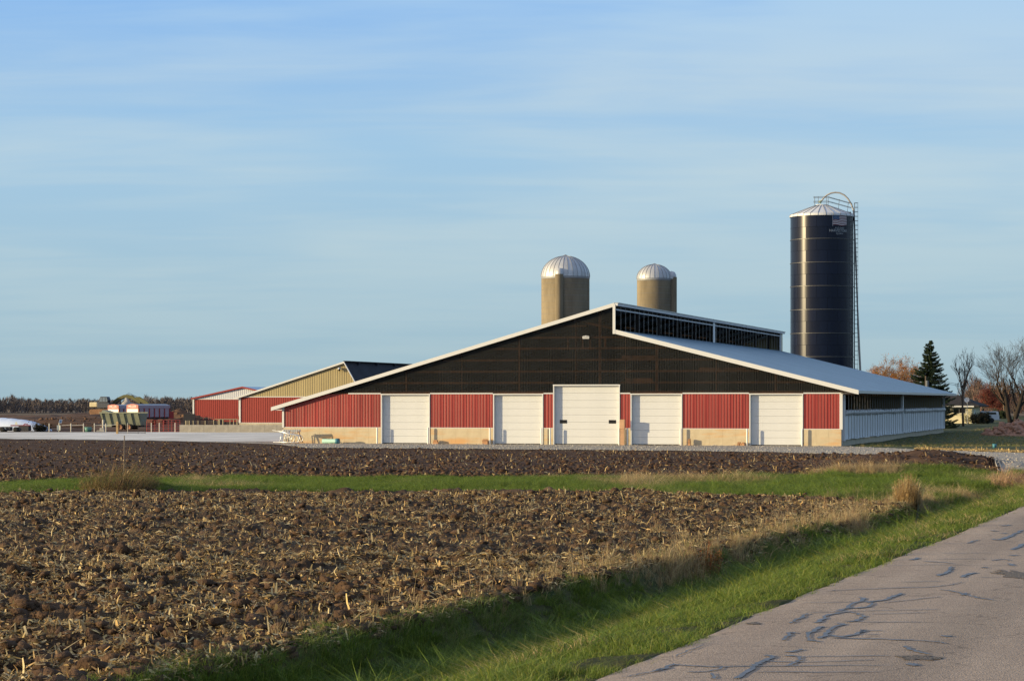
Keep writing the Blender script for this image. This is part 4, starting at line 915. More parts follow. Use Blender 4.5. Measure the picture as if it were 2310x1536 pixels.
MB().box(0.1, BW2, 59.8, 60, 0, zse).build('rear_wall', M['red2'], b2)
lt = empty('yard_light', (0, 0, 0)); lt.parent = b2; lx, lz = fx2(768), fz2(768, 831)
lt.location = (lx, -0.05, lz)
MB().lathe([(0.0, 0.12), (0.16, 0.12), (0.20, 0.0), (0.28, -0.12), (0.22, -0.13)], 14).build('reflector', M['grey'], lt, True, (0, -0.35, 0))
MB().lathe([(0.13, 0.0), (0.13, -0.25), (0.0, -0.3)], 12).build('lamp_globe', M['glassd'], lt, True, (0, -0.35, -0.05)); MB().tube([(0, 0, 0.05), (0, -0.35, 0.1)], 0.03, 6).build('arm', M['grey'], lt)
# ------------------------------------------------------------------ third barn, white gable over red
Y3 = 345.0; X3, fx3, fz3 = barn_frame(436, Y3, BZ, R(14))
b3 = empty('white_gabled_barn', (X3, Y3, BZ), -R(14), 'furthest red barn with white gable and blue roof', 'barn')
xr3, zr3 = fx3(548), fz3(548, 872); xl3, zl3 = fx3(432.5), fz3(432.5, 898); s3 = (zr3 - zl3) / (xr3 - xl3); BW3 = 2 * xr3
rz3 = lambda x: zr3 - abs(x - xr3) * s3
st3 = fz3(480, 901)
sheets('siding_panel', b3, 0, BW3, 0.2, st3, 0, M['red2'], pitch=0.3048, minor=0, h=0.03)
sheets('gable_panel', b3, 0.0, BW3, st3 + 0.07, lambda x: rz3(x) - 0.1, -0.02, M['shade_w'], pitch=0.3048, minor=0, h=0.03)
MB().box(0, BW3, -0.08, 0.0, st3, st3 + 0.10).build('belt_trim', M['white'], b3); MB().box(-0.08, 0.17, -0.09, 0.1, 0, st3 + 0.1).build('corner_trim', M['white'], b3)
for p0, p1 in (((xl3, zl3), (xr3, zr3)), ((xr3, zr3), (BW3 + 0.3, rz3(BW3 + 0.3)))):
    MB().prism([(p0[0], p0[1] - 0.2), (p1[0], p1[1] - 0.2), (p1[0], p1[1] + 0.02), (p0[0], p0[1] + 0.02)], -0.35, -0.30).build('rake_trim', M['red2'], b3)
slab(xl3, zl3, xr3, zr3, -0.3, 38, 0.12, '', None).build('roof_slope', M['roof'], b3); slab(xr3, zr3, BW3 + 0.3, rz3(BW3 + 0.3), -0.3, 38, 0.12, '', None).build('roof_slope', M['roof'], b3)
MB().box(-0.0, 0.1, 0.1, 37.9, 0, zl3 - 0.1).build('side_wall', M['red2'], b3); MB().box(BW3 - 0.1, BW3, 0.1, 37.9, 0, zl3 - 0.1).build('side_wall', M['red2'], b3)
MB().box(0.1, BW3 - 0.1, 37.8, 37.9, 0, zl3).build('rear_wall', M['red2'], b3)

# ------------------------------------------------------------------ concrete silos with domes
M['stave'] = mat('stave_concrete', (0.175, 0.145, 0.10), 0.92, col2=(0.27, 0.225, 0.155), vscale=0.7, bump=0.15, bscale=5, stretch=(1, 1, 0.25), spec=0.2, detail=7)
M['dome'] = mat('dome_metal', (0.52, 0.53, 0.54), 0.5, metal=0.35, rnd=0.10, var=0.08, vscale=1.2)
M['seam'] = mat('seam_metal', (0.30, 0.31, 0.32), 0.6, metal=0.3); M['rust'] = mat('hoop_steel', (0.20, 0.15, 0.11), 0.8)
def c_silo(uc, Y, rad, vtop, vdome, cdir, label, nseg, crad):
    X = A(uc) * Y; e = empty('concrete_silo', (X, Y, BZ), math.atan2(X, Y) * -1, label, 'silo')
    zt = (VH - vtop) / F * Y + CZ - BZ; zd = (VH - vdome) / F * Y + CZ - BZ; hd = zd - zt
    MB().lathe([(rad, -0.3), (rad, zt)], 56).build('barrel', M['stave'], e, True)
    for i in range(int(zt / 0.76)): MB().lathe([(rad + 0.002, 0), (rad + 0.022, 0.012), (rad + 0.002, 0.024)], 56).build('hoop', M['seam'], e, loc=(0, 0, 0.5 + i * 0.76))
    MB().lathe([(rad + 0.005, zt - 0.28), (rad + 0.04, zt - 0.2), (rad + 0.04, zt - 0.02), (rad * 0.98, zt)], 56).build('rim', M['seam'], e)
    prof = [((rad + 0.05) * math.cos(t), zt + hd * 0.93 * math.sin(t)) for t in np.linspace(0, math.pi / 2 * 0.93, 10)]
    da = 2 * math.pi / nseg; mb = MB().lathe(prof, 3, a0=0, a1=da).mesh('dome_panel', M['dome'], True)
    sm = MB().tube([(p[0] * 1.0 + 0.01, 0, p[1] + 0.01) for p in prof], 0.032, 4).mesh('dome_rib', M['seam'])
    for i in range(nseg): inst('dome_panel', mb, e, rz=i * da); inst('dome_rib', sm, e, rz=i * da)
    MB().lathe([(0.55, zt + hd * 0.90), (0.0, zt + hd * 1.0)], 16).build('vent_cap', M['seam'], e)
    ca, cy = math.cos(cdir), math.sin(cdir); m = MB(); cx0, cy0 = (rad + 0.1) * ca, (rad + 0.1) * cy
    m.lathe([(crad, -0.3), (crad, zt + 0.2)], 24, cx0, cy0); m.build('chute', M['stave'], e, True)
    m = MB(); m.lathe([(crad + 0.03, zt - 0.05), (crad + 0.03, zt + 0.45), (crad * 0.7, zt + 0.85), (0, zt + 1.0)], 24, cx0 * 0.96, cy0 * 0.96); m.build('chute_hood', M['dome'], e, True)
    MB().bar((rad * ca, rad * cy, zt + 0.3), (rad * 0.5 * ca, rad * 0.5 * cy, zt + hd * 0.62), 0.9, 0.5).build('dormer', M['dome'], e)
    return e
c_silo(1275.5, 290, 3.03, 625, 574, R(-90 - 14), 'concrete silo with ribbed silver dome, the larger left one of two', 30, 0.52)
c_silo(1476, 300, 2.25, 629, 594, R(-4), 'smaller concrete silo with bright dome, right of the larger one', 24, 0.58)
# ------------------------------------------------------------------ blue sealed silo
M['glass'] = mat('blue_enamel', (0.005, 0.0085, 0.024), 0.26, spec=0.22, var=0.25, vscale=0.35, coat=0.0, rnd=0.12, stretch=(1, 1, 0.15))
M['lip'] = mat('ring_flange', (0.10, 0.10, 0.10), 0.45, metal=0.4); M['thinm'] = mat('dark_galvanised', (0.10, 0.115, 0.13), 0.6, metal=0.2)
HY = 289.0; HX = A(1854) * HY; HR = 3.92; hs = empty('blue_silo', (HX, HY, BZ), -math.atan2(HX, HY), 'tall dark blue enamel silo with white roof, flag and caged ladder', 'silo')
hz = lambda v: (VH - v) / F * HY + CZ - BZ
HT = hz(490); nr = 18; rh = (HT) / nr; npn = 9; da = 2 * math.pi / npn
pm = MB().lathe([(HR, 0.0), (HR, rh)], 8, a0=0.003, a1=da - 0.003).mesh('enamel_sheet', M['glass'], True)
for i in range(nr):
    for k in range(npn): inst('enamel_sheet', pm, hs, (0, 0, i * rh), da * (k + (0.5 if i % 2 else 0)))
hz_ring = MB().lathe([(HR + 0.004, -0.04), (HR + 0.06, -0.03), (HR + 0.06, 0.03), (HR + 0.004, 0.045)], 64).mesh('ring_flange', M['lip'])
hz_thin = MB().lathe([(HR + 0.004, -0.015), (HR + 0.022, 0.0), (HR + 0.004, 0.015)], 64).mesh('ring_seam', M['glass'])
for i in range(1, nr): inst('ring_flange' if (nr - i) % 2 == 0 else 'ring_seam', hz_ring if (nr - i) % 2 == 0 else hz_thin, hs, (0, 0, i * rh))
MB().lathe([(HR - 0.1, 0), (HR - 0.1, HT)], 48).build('inner_shell', M['dark'], hs)
ZA = hz(463); da2 = 2 * math.pi / 26; cone = [(HR + 0.10, HT - 0.05), (HR + 0.08, HT + 0.22), (HR * 0.5, HT + (ZA - HT) * 0.68), (0.75, ZA - 0.05)]
M['wroof'] = mat('silo_roof_white', (0.66, 0.67, 0.68), 0.42, rnd=0.04)
rp = MB().lathe(cone, 3, a0=0, a1=da2).mesh('roof_panel', M['wroof']); rs = MB().tube([(p[0] + 0.01, 0, p[1] + 0.02) for p in cone], 0.035, 4).mesh('roof_rib', M['seam'])
for i in range(26): inst('roof_panel', rp, hs, rz=i * da2); inst('roof_rib', rs, hs, rz=i * da2)
MB().lathe([(0.78, ZA - 0.1), (0.75, ZA + 0.05), (0, ZA + 0.12)], 20).build('roof_cap', M['wroof'], hs)
def hx(u): return (u - 1854) / F * HY
# platform and railing on the roof
rl = MB()
zt_, zb_ = hz(445), hz(466)
for u in (1838, 1846, 1864, 1868): rl.tube([(hx(u), -0.75, zb_ - 0.1), (hx(u), -0.75, zt_)], 0.03, 5)
for u in (1838, 1868): rl.tube([(hx(u), 0.75, zb_ - 0.1), (hx(u), 0.75, zt_)], 0.03, 5)
for z in (zt_, (zt_ + zb_) / 2, zb_):
    rl.tube([(hx(1835), -0.75, z), (hx(1868), -0.75, z)], 0.028, 5); rl.tube([(hx(1835), 0.75, z), (hx(1868), 0.75, z)], 0.028, 5); rl.tube([(hx(1838), -0.75, z), (hx(1838), 0.75, z)], 0.028, 5)
rl.build('platform_rail', M['thinm'], hs)
rl = MB()
for s in (-0.45, 0.45):
    rl.tube([(hx(1868), s, zt_), (hx(1922), s, hz(461))], 0.03, 5); rl.tube([(hx(1868), s, hz(455)), (hx(1920), s, hz(470))], 0.028, 5); rl.tube([(hx(1868), s, hz(466)), (hx(1922), s, hz(484))], 0.035, 5)
    for u, v0, v1 in ((1893, 451, 474), (1913, 458, 480)): rl.tube([(hx(u), s, hz(v0)), (hx(u) - 0.12, s, hz(v1))], 0.026, 5)
for i in range(12): f = i / 11; rl.tube([(hx(1868 + 54 * f), -0.45, hz(466 + 18 * f)), (hx(1868 + 54 * f), 0.45, hz(466 + 18 * f))], 0.02, 4)
rl.build('roof_walkway', M['thinm'], hs)
# filling pipe
pts = [(hx(u), 0, hz(v)) for u, v in ((1852, 455), (1858, 447), (1865, 441), (1874, 436.5), (1884, 434.8), (1894, 436), (1904, 441), (1912, 449), (1919, 460), (1924, 473), (1926, 490), (1929, 560), (1933, 680), (1937, 780), (1941, 860), (1943, 950))]
MB().tube(pts, [0.10] * 13 + [0.13] * 3, 8).build('filling_pipe', M['cable'], hs, True)
MB().tube([(hx(1848.5), 0, hz(458)), (hx(1852.5), 0, hz(453))], [0.24, 0.14], 8).build('pipe_spout', mat('spout_plastic', (0.40, 0.46, 0.30), 0.6), hs)
# ladder and cage
ld = empty('ladder', (0, 0, 0)); ld.parent = hs; lx0 = hx(1926.5); LZ0, LZ1 = 1.5, hz(459)
for s in (-0.22, 0.22): MB().tube([(lx0, s, LZ0), (lx0, s, LZ1)], 0.032, 5).build('ladder_rail', M['thinm'], ld)
rg = MB().tube([(lx0, -0.22, 0), (lx0, 0.22, 0)], 0.018, 4).mesh('rung', M['thinm'])
for i in range(int((LZ1 - LZ0) / 0.3)): inst('rung', rg, ld, (0, 0, LZ0 + 0.15 + i * 0.3))
hp = MB().tube([(lx0 + 0.40 * math.sin(t) * 1.15, -0.36 * math.cos(t), 0) for t in np.linspace(0, math.pi, 9)], 0.026, 4).mesh('cage_hoop', M['thinm'])
for i in range(int((LZ1 - LZ0 - 2) / 0.56) + 1): inst('cage_hoop', hp, ld, (0, 0, LZ1 - i * 0.56))
for t in np.linspace(0.15, math.pi - 0.15, 5): MB().tube([(lx0 + 0.46 * math.sin(t), -0.36 * math.cos(t), LZ0 + 2), (lx0 + 0.46 * math.sin(t), -0.36 * math.cos(t), LZ1)], 0.016, 4).build('cage_bar', M['thinm'], ld)
br_ = MB()
for i in range(20): z = 3 + i * 1.25; br_.tube([(HR - 0.05, 0, z), (lx0, 0, z)], 0.025, 4)
for i in range(44): z = 2.5 + i * 0.55; br_.tube([(HR * 0.93, -HR * 0.37, z), (HR * 0.93 + 0.14, -HR * 0.37 - 0.16, z)], 0.022, 4)
for k in (0.0, 0.16): br_.tube([(HR * 0.93 + k, -HR * 0.37 - k, 2), (HR * 0.93 + k, -HR * 0.37 - k, HT)], 0.03, 4)
br_.tube([(HR + 0.12, -0.3, 0.5), (HR + 0.12, -0.3, HT - 0.2)], 0.07, 6)
br_.build('ladder_brackets', M['thinm'], hs)
vb = MB()
for i, (u, v) in enumerate(((1903, 482), (1908, 484), (1913, 485.5), (1917, 487))): vb.lathe([(0.14, 0), (0.14, 0.28), (0.05, 0.36)], 8, hx(u), -0.9 + 0.1 * i); 
for o_ in [vb.build('vent_valve', M['thinm'], hs)]: o_.location.z = hz(486)
# flag and lettering wrapped on the wall
def wrap(vs, off, th0):
    out = []
    for (s, z) in vs: t = th0 + s / HR; out.append(((HR + off) * math.sin(t), -(HR + off) * math.cos(t), z))
    return out
th0 = math.asin(hx(1878.5) / HR); FLW = 2.08; ft, fb = hz(490.5), hz(513.5); fh = (ft - fb) / 13
M['fblue'] = mat('flag_blue', (0.03, 0.075, 0.17), 0.5); M['fred'] = mat('flag_red', (0.12, 0.012, 0.022), 0.5); M['fwhite'] = mat('flag_white', (0.55, 0.53, 0.55), 0.5)
def stripe(s0, s1, z0, h, mm, off, name, par):
    k = 14; vs = []; 
    for i in range(k + 1):
        s = s0 + (s1 - s0) * i / k; wv = 0.055 * math.sin(s / FLW * 2 * math.pi * 1.15 + 0.4); vs += [(s, z0 + wv), (s, z0 + h + wv)]
    MB().add(wrap(vs, off, th0), [(2 * i, 2 * i + 2, 2 * i + 3, 2 * i + 1) for i in range(k)]).build(name, mm, par)
flag = MB().add(wrap([(0, fb), (FLW, fb), (FLW, ft), (0, ft)], 0.014, th0), [(0, 1, 2, 3)]); flag = empty('flag_decal', (0, 0, 0)); flag.parent = hs
for i in range(13):
    s0 = 0.88 if i >= 6 + 1 else 0.0
    stripe(s0, FLW, fb + i * fh, fh * 0.98, M['fred'] if i % 2 == 0 else M['fwhite'], 0.020, 'flag_stripe', flag)
stripe(0.0, 0.87, fb + 7 * fh, fh * 6, M['fblue'], 0.020, 'flag_canton', flag)
stm = MB()
for i in range(5):
    for j in range(6):
        s, z = 0.10 + j * 0.13, fb + 7.6 * fh + i * fh * 1.1
        stm.add(wrap([(s + 0.014 * math.cos(t), z + 0.02 * math.sin(t)) for t in np.linspace(0, 2 * math.pi, 6)[:-1]], 0.026, th0), [(0, 1, 2, 3, 4)])
stm.build('flag_stars', M['fwhite'], flag, kind='stuff')
MB().add(wrap([(-0.06, fb - 0.12), (-0.02, fb - 0.12), (-0.05, ft + 0.1), (-0.09, ft + 0.1)], 0.02, th0), [(0, 1, 2, 3)]).build('flag_pole', M['fwhite'], flag)
M['letters'] = mat('white_lettering', (0.36, 0.40, 0.43), 0.5)
def silo_text(body, size, u, v, w_scale=1.0, shear=0.0):
    me = text_mesh(body, size, 0.0, shear=shear); tc_ = math.asin(hx(u) / HR)
    for vv in me.vertices:
        s, z = vv.co.x * w_scale, vv.co.y; t = tc_ + s / HR; vv.co = ((HR + 0.024) * math.sin(t), -(HR + 0.024) * math.cos(t), hz(v) + z)
    me.materials.clear(); me.materials.append(M['letters']); o = bpy.data.objects.new('lettering', me); COL.objects.link(o); o.parent = hs
silo_text('HARVESTORE', 0.46, 1891.5, 525.5, 0.92); silo_text('A.O.Smith', 0.34, 1893, 519.3, 0.95, 0.3); silo_text('Systems', 0.32, 1893, 531.5, 1.0, 0.3)
# ------------------------------------------------------------------ far wood and hedge line
M['bark'] = mat('bark', (0.10, 0.080, 0.066), 0.9, spec=0.1); M['barkd'] = mat('dark_bark', (0.040, 0.032, 0.026), 0.9, spec=0.1); M['barkl'] = mat('pale_bark', (0.17, 0.125, 0.085), 0.9, spec=0.1)
M['wood_far'] = mat('far_twigs', (1, 1, 1), 0.95, attr=True, spec=0.0)
def at(u, Y): x = A(u) * Y; return x, Y, float(zg(np.array(x), np.array(Y)))
def slivers(P, D, L, Wd, cols):
    n = len(P); r = np.cross(D, rng.normal(0, 1, (n, 3))); r /= np.linalg.norm(r, axis=1)[:, None] + 1e-9
    V = np.stack([P - r * Wd[:, None] / 2, P + r * Wd[:, None] / 2, P + D * L[:, None]], 1)
    return V.reshape(-1, 3), (np.arange(n)[:, None] * 3 + np.array([0, 1, 2])), np.repeat(cols, 3, 0)
def woodland(name, label, a0, a1, y0, y1, n, h, hs, cols, base_k=90, wtw=0.16):
    a = rng.uniform(a0, a1, n); y = rng.uniform(y0, y1, n); x = a * y; z = zg(x, y); H = h * np.exp(rng.normal(0, hs, n)) * (0.75 + 0.5 * fbm(x * 0.02, y * 0.003, 301, 3))
    k = base_k; X = np.repeat(x, k); Yy = np.repeat(y, k); Z = np.repeat(z, k); HH = np.repeat(H, k); m = n * k
    t = rng.random(m) ** 0.8; az = rng.uniform(0, 6.28, m); rad = HH * 0.40 * np.sin(np.pi * np.clip(t * 0.85 + 0.12, 0, 1)) * np.sqrt(rng.random(m))
    P = np.stack([X + rad * np.cos(az) * 0.5, Yy + rad * np.sin(az) * 0.5, Z + HH * (0.08 + 0.62 * t)], -1)
    D = np.stack([np.cos(az) * 0.45, np.sin(az) * 0.45, 0.8 + 0.5 * rng.random(m)], -1) + rng.normal(0, 0.15, (m, 3)); D /= np.linalg.norm(D, axis=1)[:, None]
    c = np.array(cols)[rng.integers(0, len(cols), n)]; c = np.repeat(c, k, 0) * np.exp(rng.normal(0, 0.2, (m, 1)))
    V1, F1, C1 = slivers(P, D, HH * (0.09 + 0.11 * rng.random(m)), wtw * (0.6 + rng.random(m)), c)
    PT = np.stack([x, y, z], -1); DT = np.tile(np.array([0, 0, 1.0]), (n, 1)) + rng.normal(0, 0.06, (n, 3))
    V2, F2, C2 = slivers(PT, DT, H * 0.85, np.full(n, 0.5), np.array(cols)[rng.integers(0, len(cols), n)] * 1.25)
    np_obj(name, np.concatenate([V1, V2]), np.concatenate([F1, F2 + len(V1)]), M['wood_far'], np.concatenate([C1, C2]), False, 'stuff', label=label, cat='woodland')
gc = [(0.16, 0.135, 0.125), (0.145, 0.125, 0.12), (0.17, 0.145, 0.135), (0.135, 0.118, 0.115)]
woodland('far_woodland', 'bare grey-brown woodland along the horizon behind the yard', -0.40, 0.42, 980, 1080, 2600, 7.8, 0.10, gc, 110, 0.24)
woodland('near_woodland', 'tangle of bare purple-brown trees behind the farmhouse', 0.196, 0.33, 470, 620, 300, 7.5, 0.22, [(0.16, 0.10, 0.085), (0.12, 0.09, 0.075), (0.10, 0.085, 0.08)], 200, 0.10)

# ------------------------------------------------------------------ trees
def branch(segs, p, d, L, r, depth, maxd, rd, spread, kids, up=0.12, wig=0.16, ratio=0.66):
    n = 3 if depth < 3 else 2; pts = [p]; q = p.copy(); dd = d.copy()
    for i in range(n):
        dd = (dd + Vector((rd.gauss(0, wig), rd.gauss(0, wig), rd.gauss(0, wig * 0.6) + up))).normalized(); q = q + dd * L / n; pts.append(q.copy())
    r1 = r * (0.62 if depth < maxd else 0.35); segs.append((pts, [r + (r1 - r) * i / n for i in range(n + 1)], depth))
    if depth >= maxd: return
    for k in range(kids[min(depth, len(kids) - 1)]):
        t = rd.uniform(0.35, 1.0) if depth else rd.uniform(0.3, 1.0); i = min(n - 1, int(t * n)); b = pts[i].lerp(pts[i + 1], t * n - i)
        ax = Vector((rd.gauss(0, 1), rd.gauss(0, 1), rd.gauss(0, 0.5))); ax = (ax - dd * ax.dot(dd)).normalized(); an = spread * rd.uniform(0.6, 1.25)
        branch(segs, b, (dd * math.cos(an) + ax * math.sin(an)).normalized(), L * ratio * rd.uniform(0.75, 1.15), max(r1 * rd.uniform(0.5, 0.85), 0.006), depth + 1, maxd, rd, spread, kids, up, wig, ratio)
def bare_tree(name, u, Y, h, seed, mm, label, trunk_r, maxd=5, kids=(5, 4, 4, 3, 3), spread=0.6, stems=1, lean=0.0, up=0.12, ratio=0.66, trunk_frac=0.3, cat='tree'):
    rd = random.Random(seed); x, y, z = at(u, Y); e = empty(name, (x, y, z), 0, label, cat); segs = []
    for s in range(stems):
        d = Vector((lean + (rd.uniform(-0.35, 0.35) if stems > 1 else 0), rd.uniform(-.15, .15), 1)).normalized()
        branch(segs, Vector((0, 0, -0.1)), d, h * trunk_frac, trunk_r, 0, maxd, rd, spread, kids, up, 0.10, ratio)
    top = max(max(p.z for p in s[0]) for s in segs); k = h / top
    tr, cr = MB(), MB()
    for pts, rr, dp in segs:
        P_ = [Vector((p.x * k, p.y * k, p.z * k)) for p in pts]; (tr if dp <= 1 else cr).tube(P_, [max(a * (1 if dp < 3 else 1), 0.008) for a in rr], 7 if dp <= 1 else 3, caps=dp <= 1)
    tr.build('trunk', mm, e, True); cr.build('crown', mm, e); return e, [p * k for s in segs if s[2] >= maxd - 1 for p in s[0]]
def leaves(e, pts, n, size, cols, seed, name='leaves', transl=True):
    r = np.random.default_rng(seed); pts = np.array([tuple(p) for p in pts]); i = r.integers(0, len(pts), n); C = pts[i] + r.normal(0, 0.16, (n, 3))
    a = r.normal(0, 1, (n, 3)); a /= np.linalg.norm(a, axis=1)[:, None]; b = np.cross(a, r.normal(0, 1, (n, 3))); b /= np.linalg.norm(b, axis=1)[:, None]
    s = size * (0.6 + 0.8 * r.random(n))[:, None]; V = np.stack([C - a * s, C + b * s * 0.6, C + a * s, C - b * s * 0.6], 1).reshape(-1, 3)
    Fq = np.arange(n)[:, None] * 4 + np.arange(4)[None]; c = np.array(cols)[r.integers(0, len(cols), n)] * np.exp(r.normal(0, 0.25, (n, 1)))
    np_obj(name, V, Fq, M['leaf'], np.repeat(c, 4, 0), parent=e)
M['leaf'] = mat('autumn_leaf', (1, 1, 1), 0.7, attr=True, transl=0.35, spec=0.2)
bare_tree('slender_bare_tree', 2173, 296, 10.3, 12, M['bark'], 'slender bare young tree in front of the cream house', 0.16, 5, (9, 4, 3, 3, 2), 0.50, 1, 0, 0.22, 0.55, 0.62)
bare_tree('large_bare_tree', 2284, 280, 11.8, 21, M['barkd'], 'large dark bare tree with spreading limbs behind the dirt mound', 0.34, 6, (4, 4, 3, 3, 3, 2), 0.50, 2, -0.05, 0.10, 0.72, 0.30)
bare_tree('tall_bare_tree', 2336, 300, 13.0, 33, M['bark'], 'tall brownish bare tree at the far right beside the dark one', 0.24, 5, (7, 4, 4, 3, 2), 0.55, 1, -0.05, 0.18, 0.6, 0.5)
bare_tree('leafless_tree', 2268, 430, 9.0, 44, M['barkl'], 'smaller pale leafless tree behind the white pickup', 0.16, 5, (6, 4, 3, 3, 2), 0.55, 1, 0, 0.12, 0.62, 0.4)
e, pts = bare_tree('orange_autumn_tree', 2034, 330, 10.2, 51, M['barkl'], 'autumn tree holding orange leaves left of the spruce', 0.22, 6, (8, 5, 4, 3, 3, 2), 0.75, 1, 0, 0.0, 0.70, 0.30)
leaves(e, pts, 24000, 0.065, [(0.42, 0.15, 0.03), (0.50, 0.20, 0.035), (0.30, 0.11, 0.03), (0.34, 0.22, 0.06)], 5)
e, pts = bare_tree('thinning_autumn_tree', 1992, 345, 9.2, 52, M['barkl'], 'nearly bare autumn tree next to the blue silo', 0.2, 6, (8, 5, 4, 3, 3, 2), 0.75, 1, 0, 0.0, 0.70, 0.30)
leaves(e, pts, 9000, 0.055, [(0.34, 0.16, 0.06), (0.26, 0.14, 0.07), (0.38, 0.2, 0.07)], 6)
e, pts = bare_tree('red_autumn_tree', 2212, 440, 6.6, 61, M['bark'], 'low red-leaved tree between house and pickup', 0.16, 6, (6, 4, 4, 3, 3, 2), 0.65, 2, 0, 0.02, 0.66, 0.32)
leaves(e, pts, 9000, 0.07, [(0.24, 0.045, 0.03), (0.30, 0.07, 0.035), (0.18, 0.05, 0.04)], 7)
e, pts = bare_tree('red_autumn_tree', 2236, 450, 5.6, 62, M['bark'], 'second, lower red-leaved tree above the white pickup', 0.14, 6, (6, 4, 4, 3, 3, 2), 0.65, 2, 0, 0.02, 0.66, 0.32)
leaves(e, pts, 9000, 0.07, [(0.24, 0.045, 0.03), (0.22, 0.06, 0.035), (0.18, 0.05, 0.04)], 8)
M['needle'] = mat('spruce_needles', (1, 1, 1), 0.7, attr=True, transl=0.10, spec=0.3)
def spruce(u, Y, H, Rb, seed, label):
    r = np.random.default_rng(seed); x, y, z = at(u, Y); e = empty('spruce_tree', (x, y, z), 0, label, 'tree')
    MB().tube([(0, 0, -0.2), (0.03, 0, H * 0.5), (0, 0, H * 0.98)], [0.2, 0.11, 0.02], 8).build('trunk', M['barkd'], e, True)
    P, D, L, Wd, C_ = [], [], [], [], []; bw = MB(); zz = 0.25; tier = 0
    while zz < H - 0.12:
        f = 1 - zz / H; rr = Rb * (f ** 0.85) * r.uniform(0.84, 1.12); k = int(8 + 11 * f)
        for b in range(k):
            az = r.uniform(0, 6.28); ln = rr * r.uniform(0.72, 1.12) + 0.1; droop = 0.10 + 0.32 * f; dx, dy = math.cos(az), math.sin(az); zb = zz + r.normal(0, 0.07)
            pp = [Vector((dx * ln * t, dy * ln * t, zb - ln * droop * t + ln * 0.34 * t ** 3)) for t in (0, .35, .7, 1.0)]
            if ln > 0.5: bw.tube(pp, [0.03, 0.02, 0.012, 0.005], 3, False)
            m = int(120 * ln) + 22; t = r.random(m) ** 0.75
            for ti in t:
                c = Vector((dx * ln * ti, dy * ln * ti, zb - ln * droop * ti + ln * 0.34 * ti ** 3)); s = r.choice([-1, 1]); wd = (1 - ti * 0.75) * ln * 0.30
                side = Vector((-dy, dx, 0)) * s * r.random() * wd; c2 = c + side + Vector((0, 0, -r.random() * 0.13))
                d = (Vector((dx, dy, -0.1)) * 0.7 + Vector((-dy, dx, 0)) * s * 0.7 + Vector((0, 0, r.normal(-0.2, 0.3)))).normalized()
                P.append(c2); D.append(d); L.append(r.uniform(0.10, 0.24)); Wd.append(r.uniform(0.045, 0.09)); C_.append((0.022, 0.042, 0.020) if r.random() < 0.6 else (0.034, 0.052, 0.022))
        zz += 0.26 + 0.20 * f
        tier += 1
    bw.build('limbs', M['barkd'], e)
    P, D = np.array([tuple(p) for p in P]), np.array([tuple(p) for p in D]); C_ = np.array(C_) * np.exp(r.normal(0, 0.25, (len(C_), 1)))
    V, Fq, C2 = slivers(P, D, np.array(L), np.array(Wd), C_); np_obj('crown', V, Fq, M['needle'], C2, parent=e)
spruce(2097, 281, 10.9, 3.75, 3, 'dark green spruce standing behind the far end of the barn')
def shrub(u, Y, w, h, cols, seed, label, n=1800, size=0.06, mm='barkd', name='shrub'):
    r = np.random.default_rng(seed); x, y, z = at(u, Y); e = empty(name, (x, y, z), 0, label, 'shrub'); st = MB(); tips = []
    for i in range(26):
        az = r.uniform(0, 6.28); q = Vector((math.cos(az) * w / 2 * r.random() ** .5, math.sin(az) * w / 2 * r.random() ** .5, h * r.uniform(0.6, 1.0))); st.tube([(q.x * .1, q.y * .1, 0), (q.x * .7, q.y * .7, q.z * .55), tuple(q)], [0.02, 0.013, 0.005], 3, False); tips += [q, q * 0.7, Vector((q.x * .8, q.y * .8, q.z * .35)), Vector((q.x * .95, q.y * .95, q.z * .6))]
    st.build('stems', M[mm], e); leaves(e, tips, n, size, cols, seed)
DK = [(0.03, 0.035, 0.02), (0.045, 0.035, 0.022), (0.025, 0.028, 0.018)]
shrub(2206, 331, 1.9, 1.35, DK, 71, 'dark rounded shrub at the corner of the cream house', 3500, 0.08)
shrub(2219, 334, 2.0, 1.5, DK, 72, 'dark broad shrub in front of the white pickup', 3800, 0.08)
shrub(2183, 334, 1.7, 1.5, [(0.10, 0.12, 0.05), (0.08, 0.09, 0.03)], 73, 'thin leggy green shrub against the cream house wall', 700, 0.05)
shrub(2258, 430, 3.2, 1.6, [(0.05, 0.07, 0.03), (0.04, 0.05, 0.025)], 74, 'dark green bush behind the pickup tail', 2500, 0.1)

# ------------------------------------------------------------------ house
M['cream'] = mat('cream_siding', (0.72, 0.65, 0.43), 0.7, var=0.04, vscale=0.6); M['shingle'] = mat('dark_shingle', (0.045, 0.042, 0.042), 0.95, var=0.25, vscale=2.5, spec=0.1)
HYh = 338.0; hxr = A(2193) * HYh; hl = 9.5; hh_ = 2.45; house = empty('cream_house', (hxr - hl * math.cos(R(20)), HYh + hl * math.sin(R(20)), BZ), R(-20), 'low cream house with dark hipped roof behind the spruce', 'house')
wl = MB()
for i in range(14): wl.box(0, hl, -0.012 * (i % 2), 0.1, i * hh_ / 14, (i + 1) * hh_ / 14)
wl = MB().box(0, hl, 0, 7.5, -0.2, hh_).build('wall', M['cream'], house)
lap = MB().prism([(0, 0), (hl, 0), (hl, 0.17), (0, 0.17)], -0.02, -0.002).mesh('lap_siding', M['cream'])
for i in range(14): inst('lap_siding', lap, wl, (0, -0.001, i * 0.175))
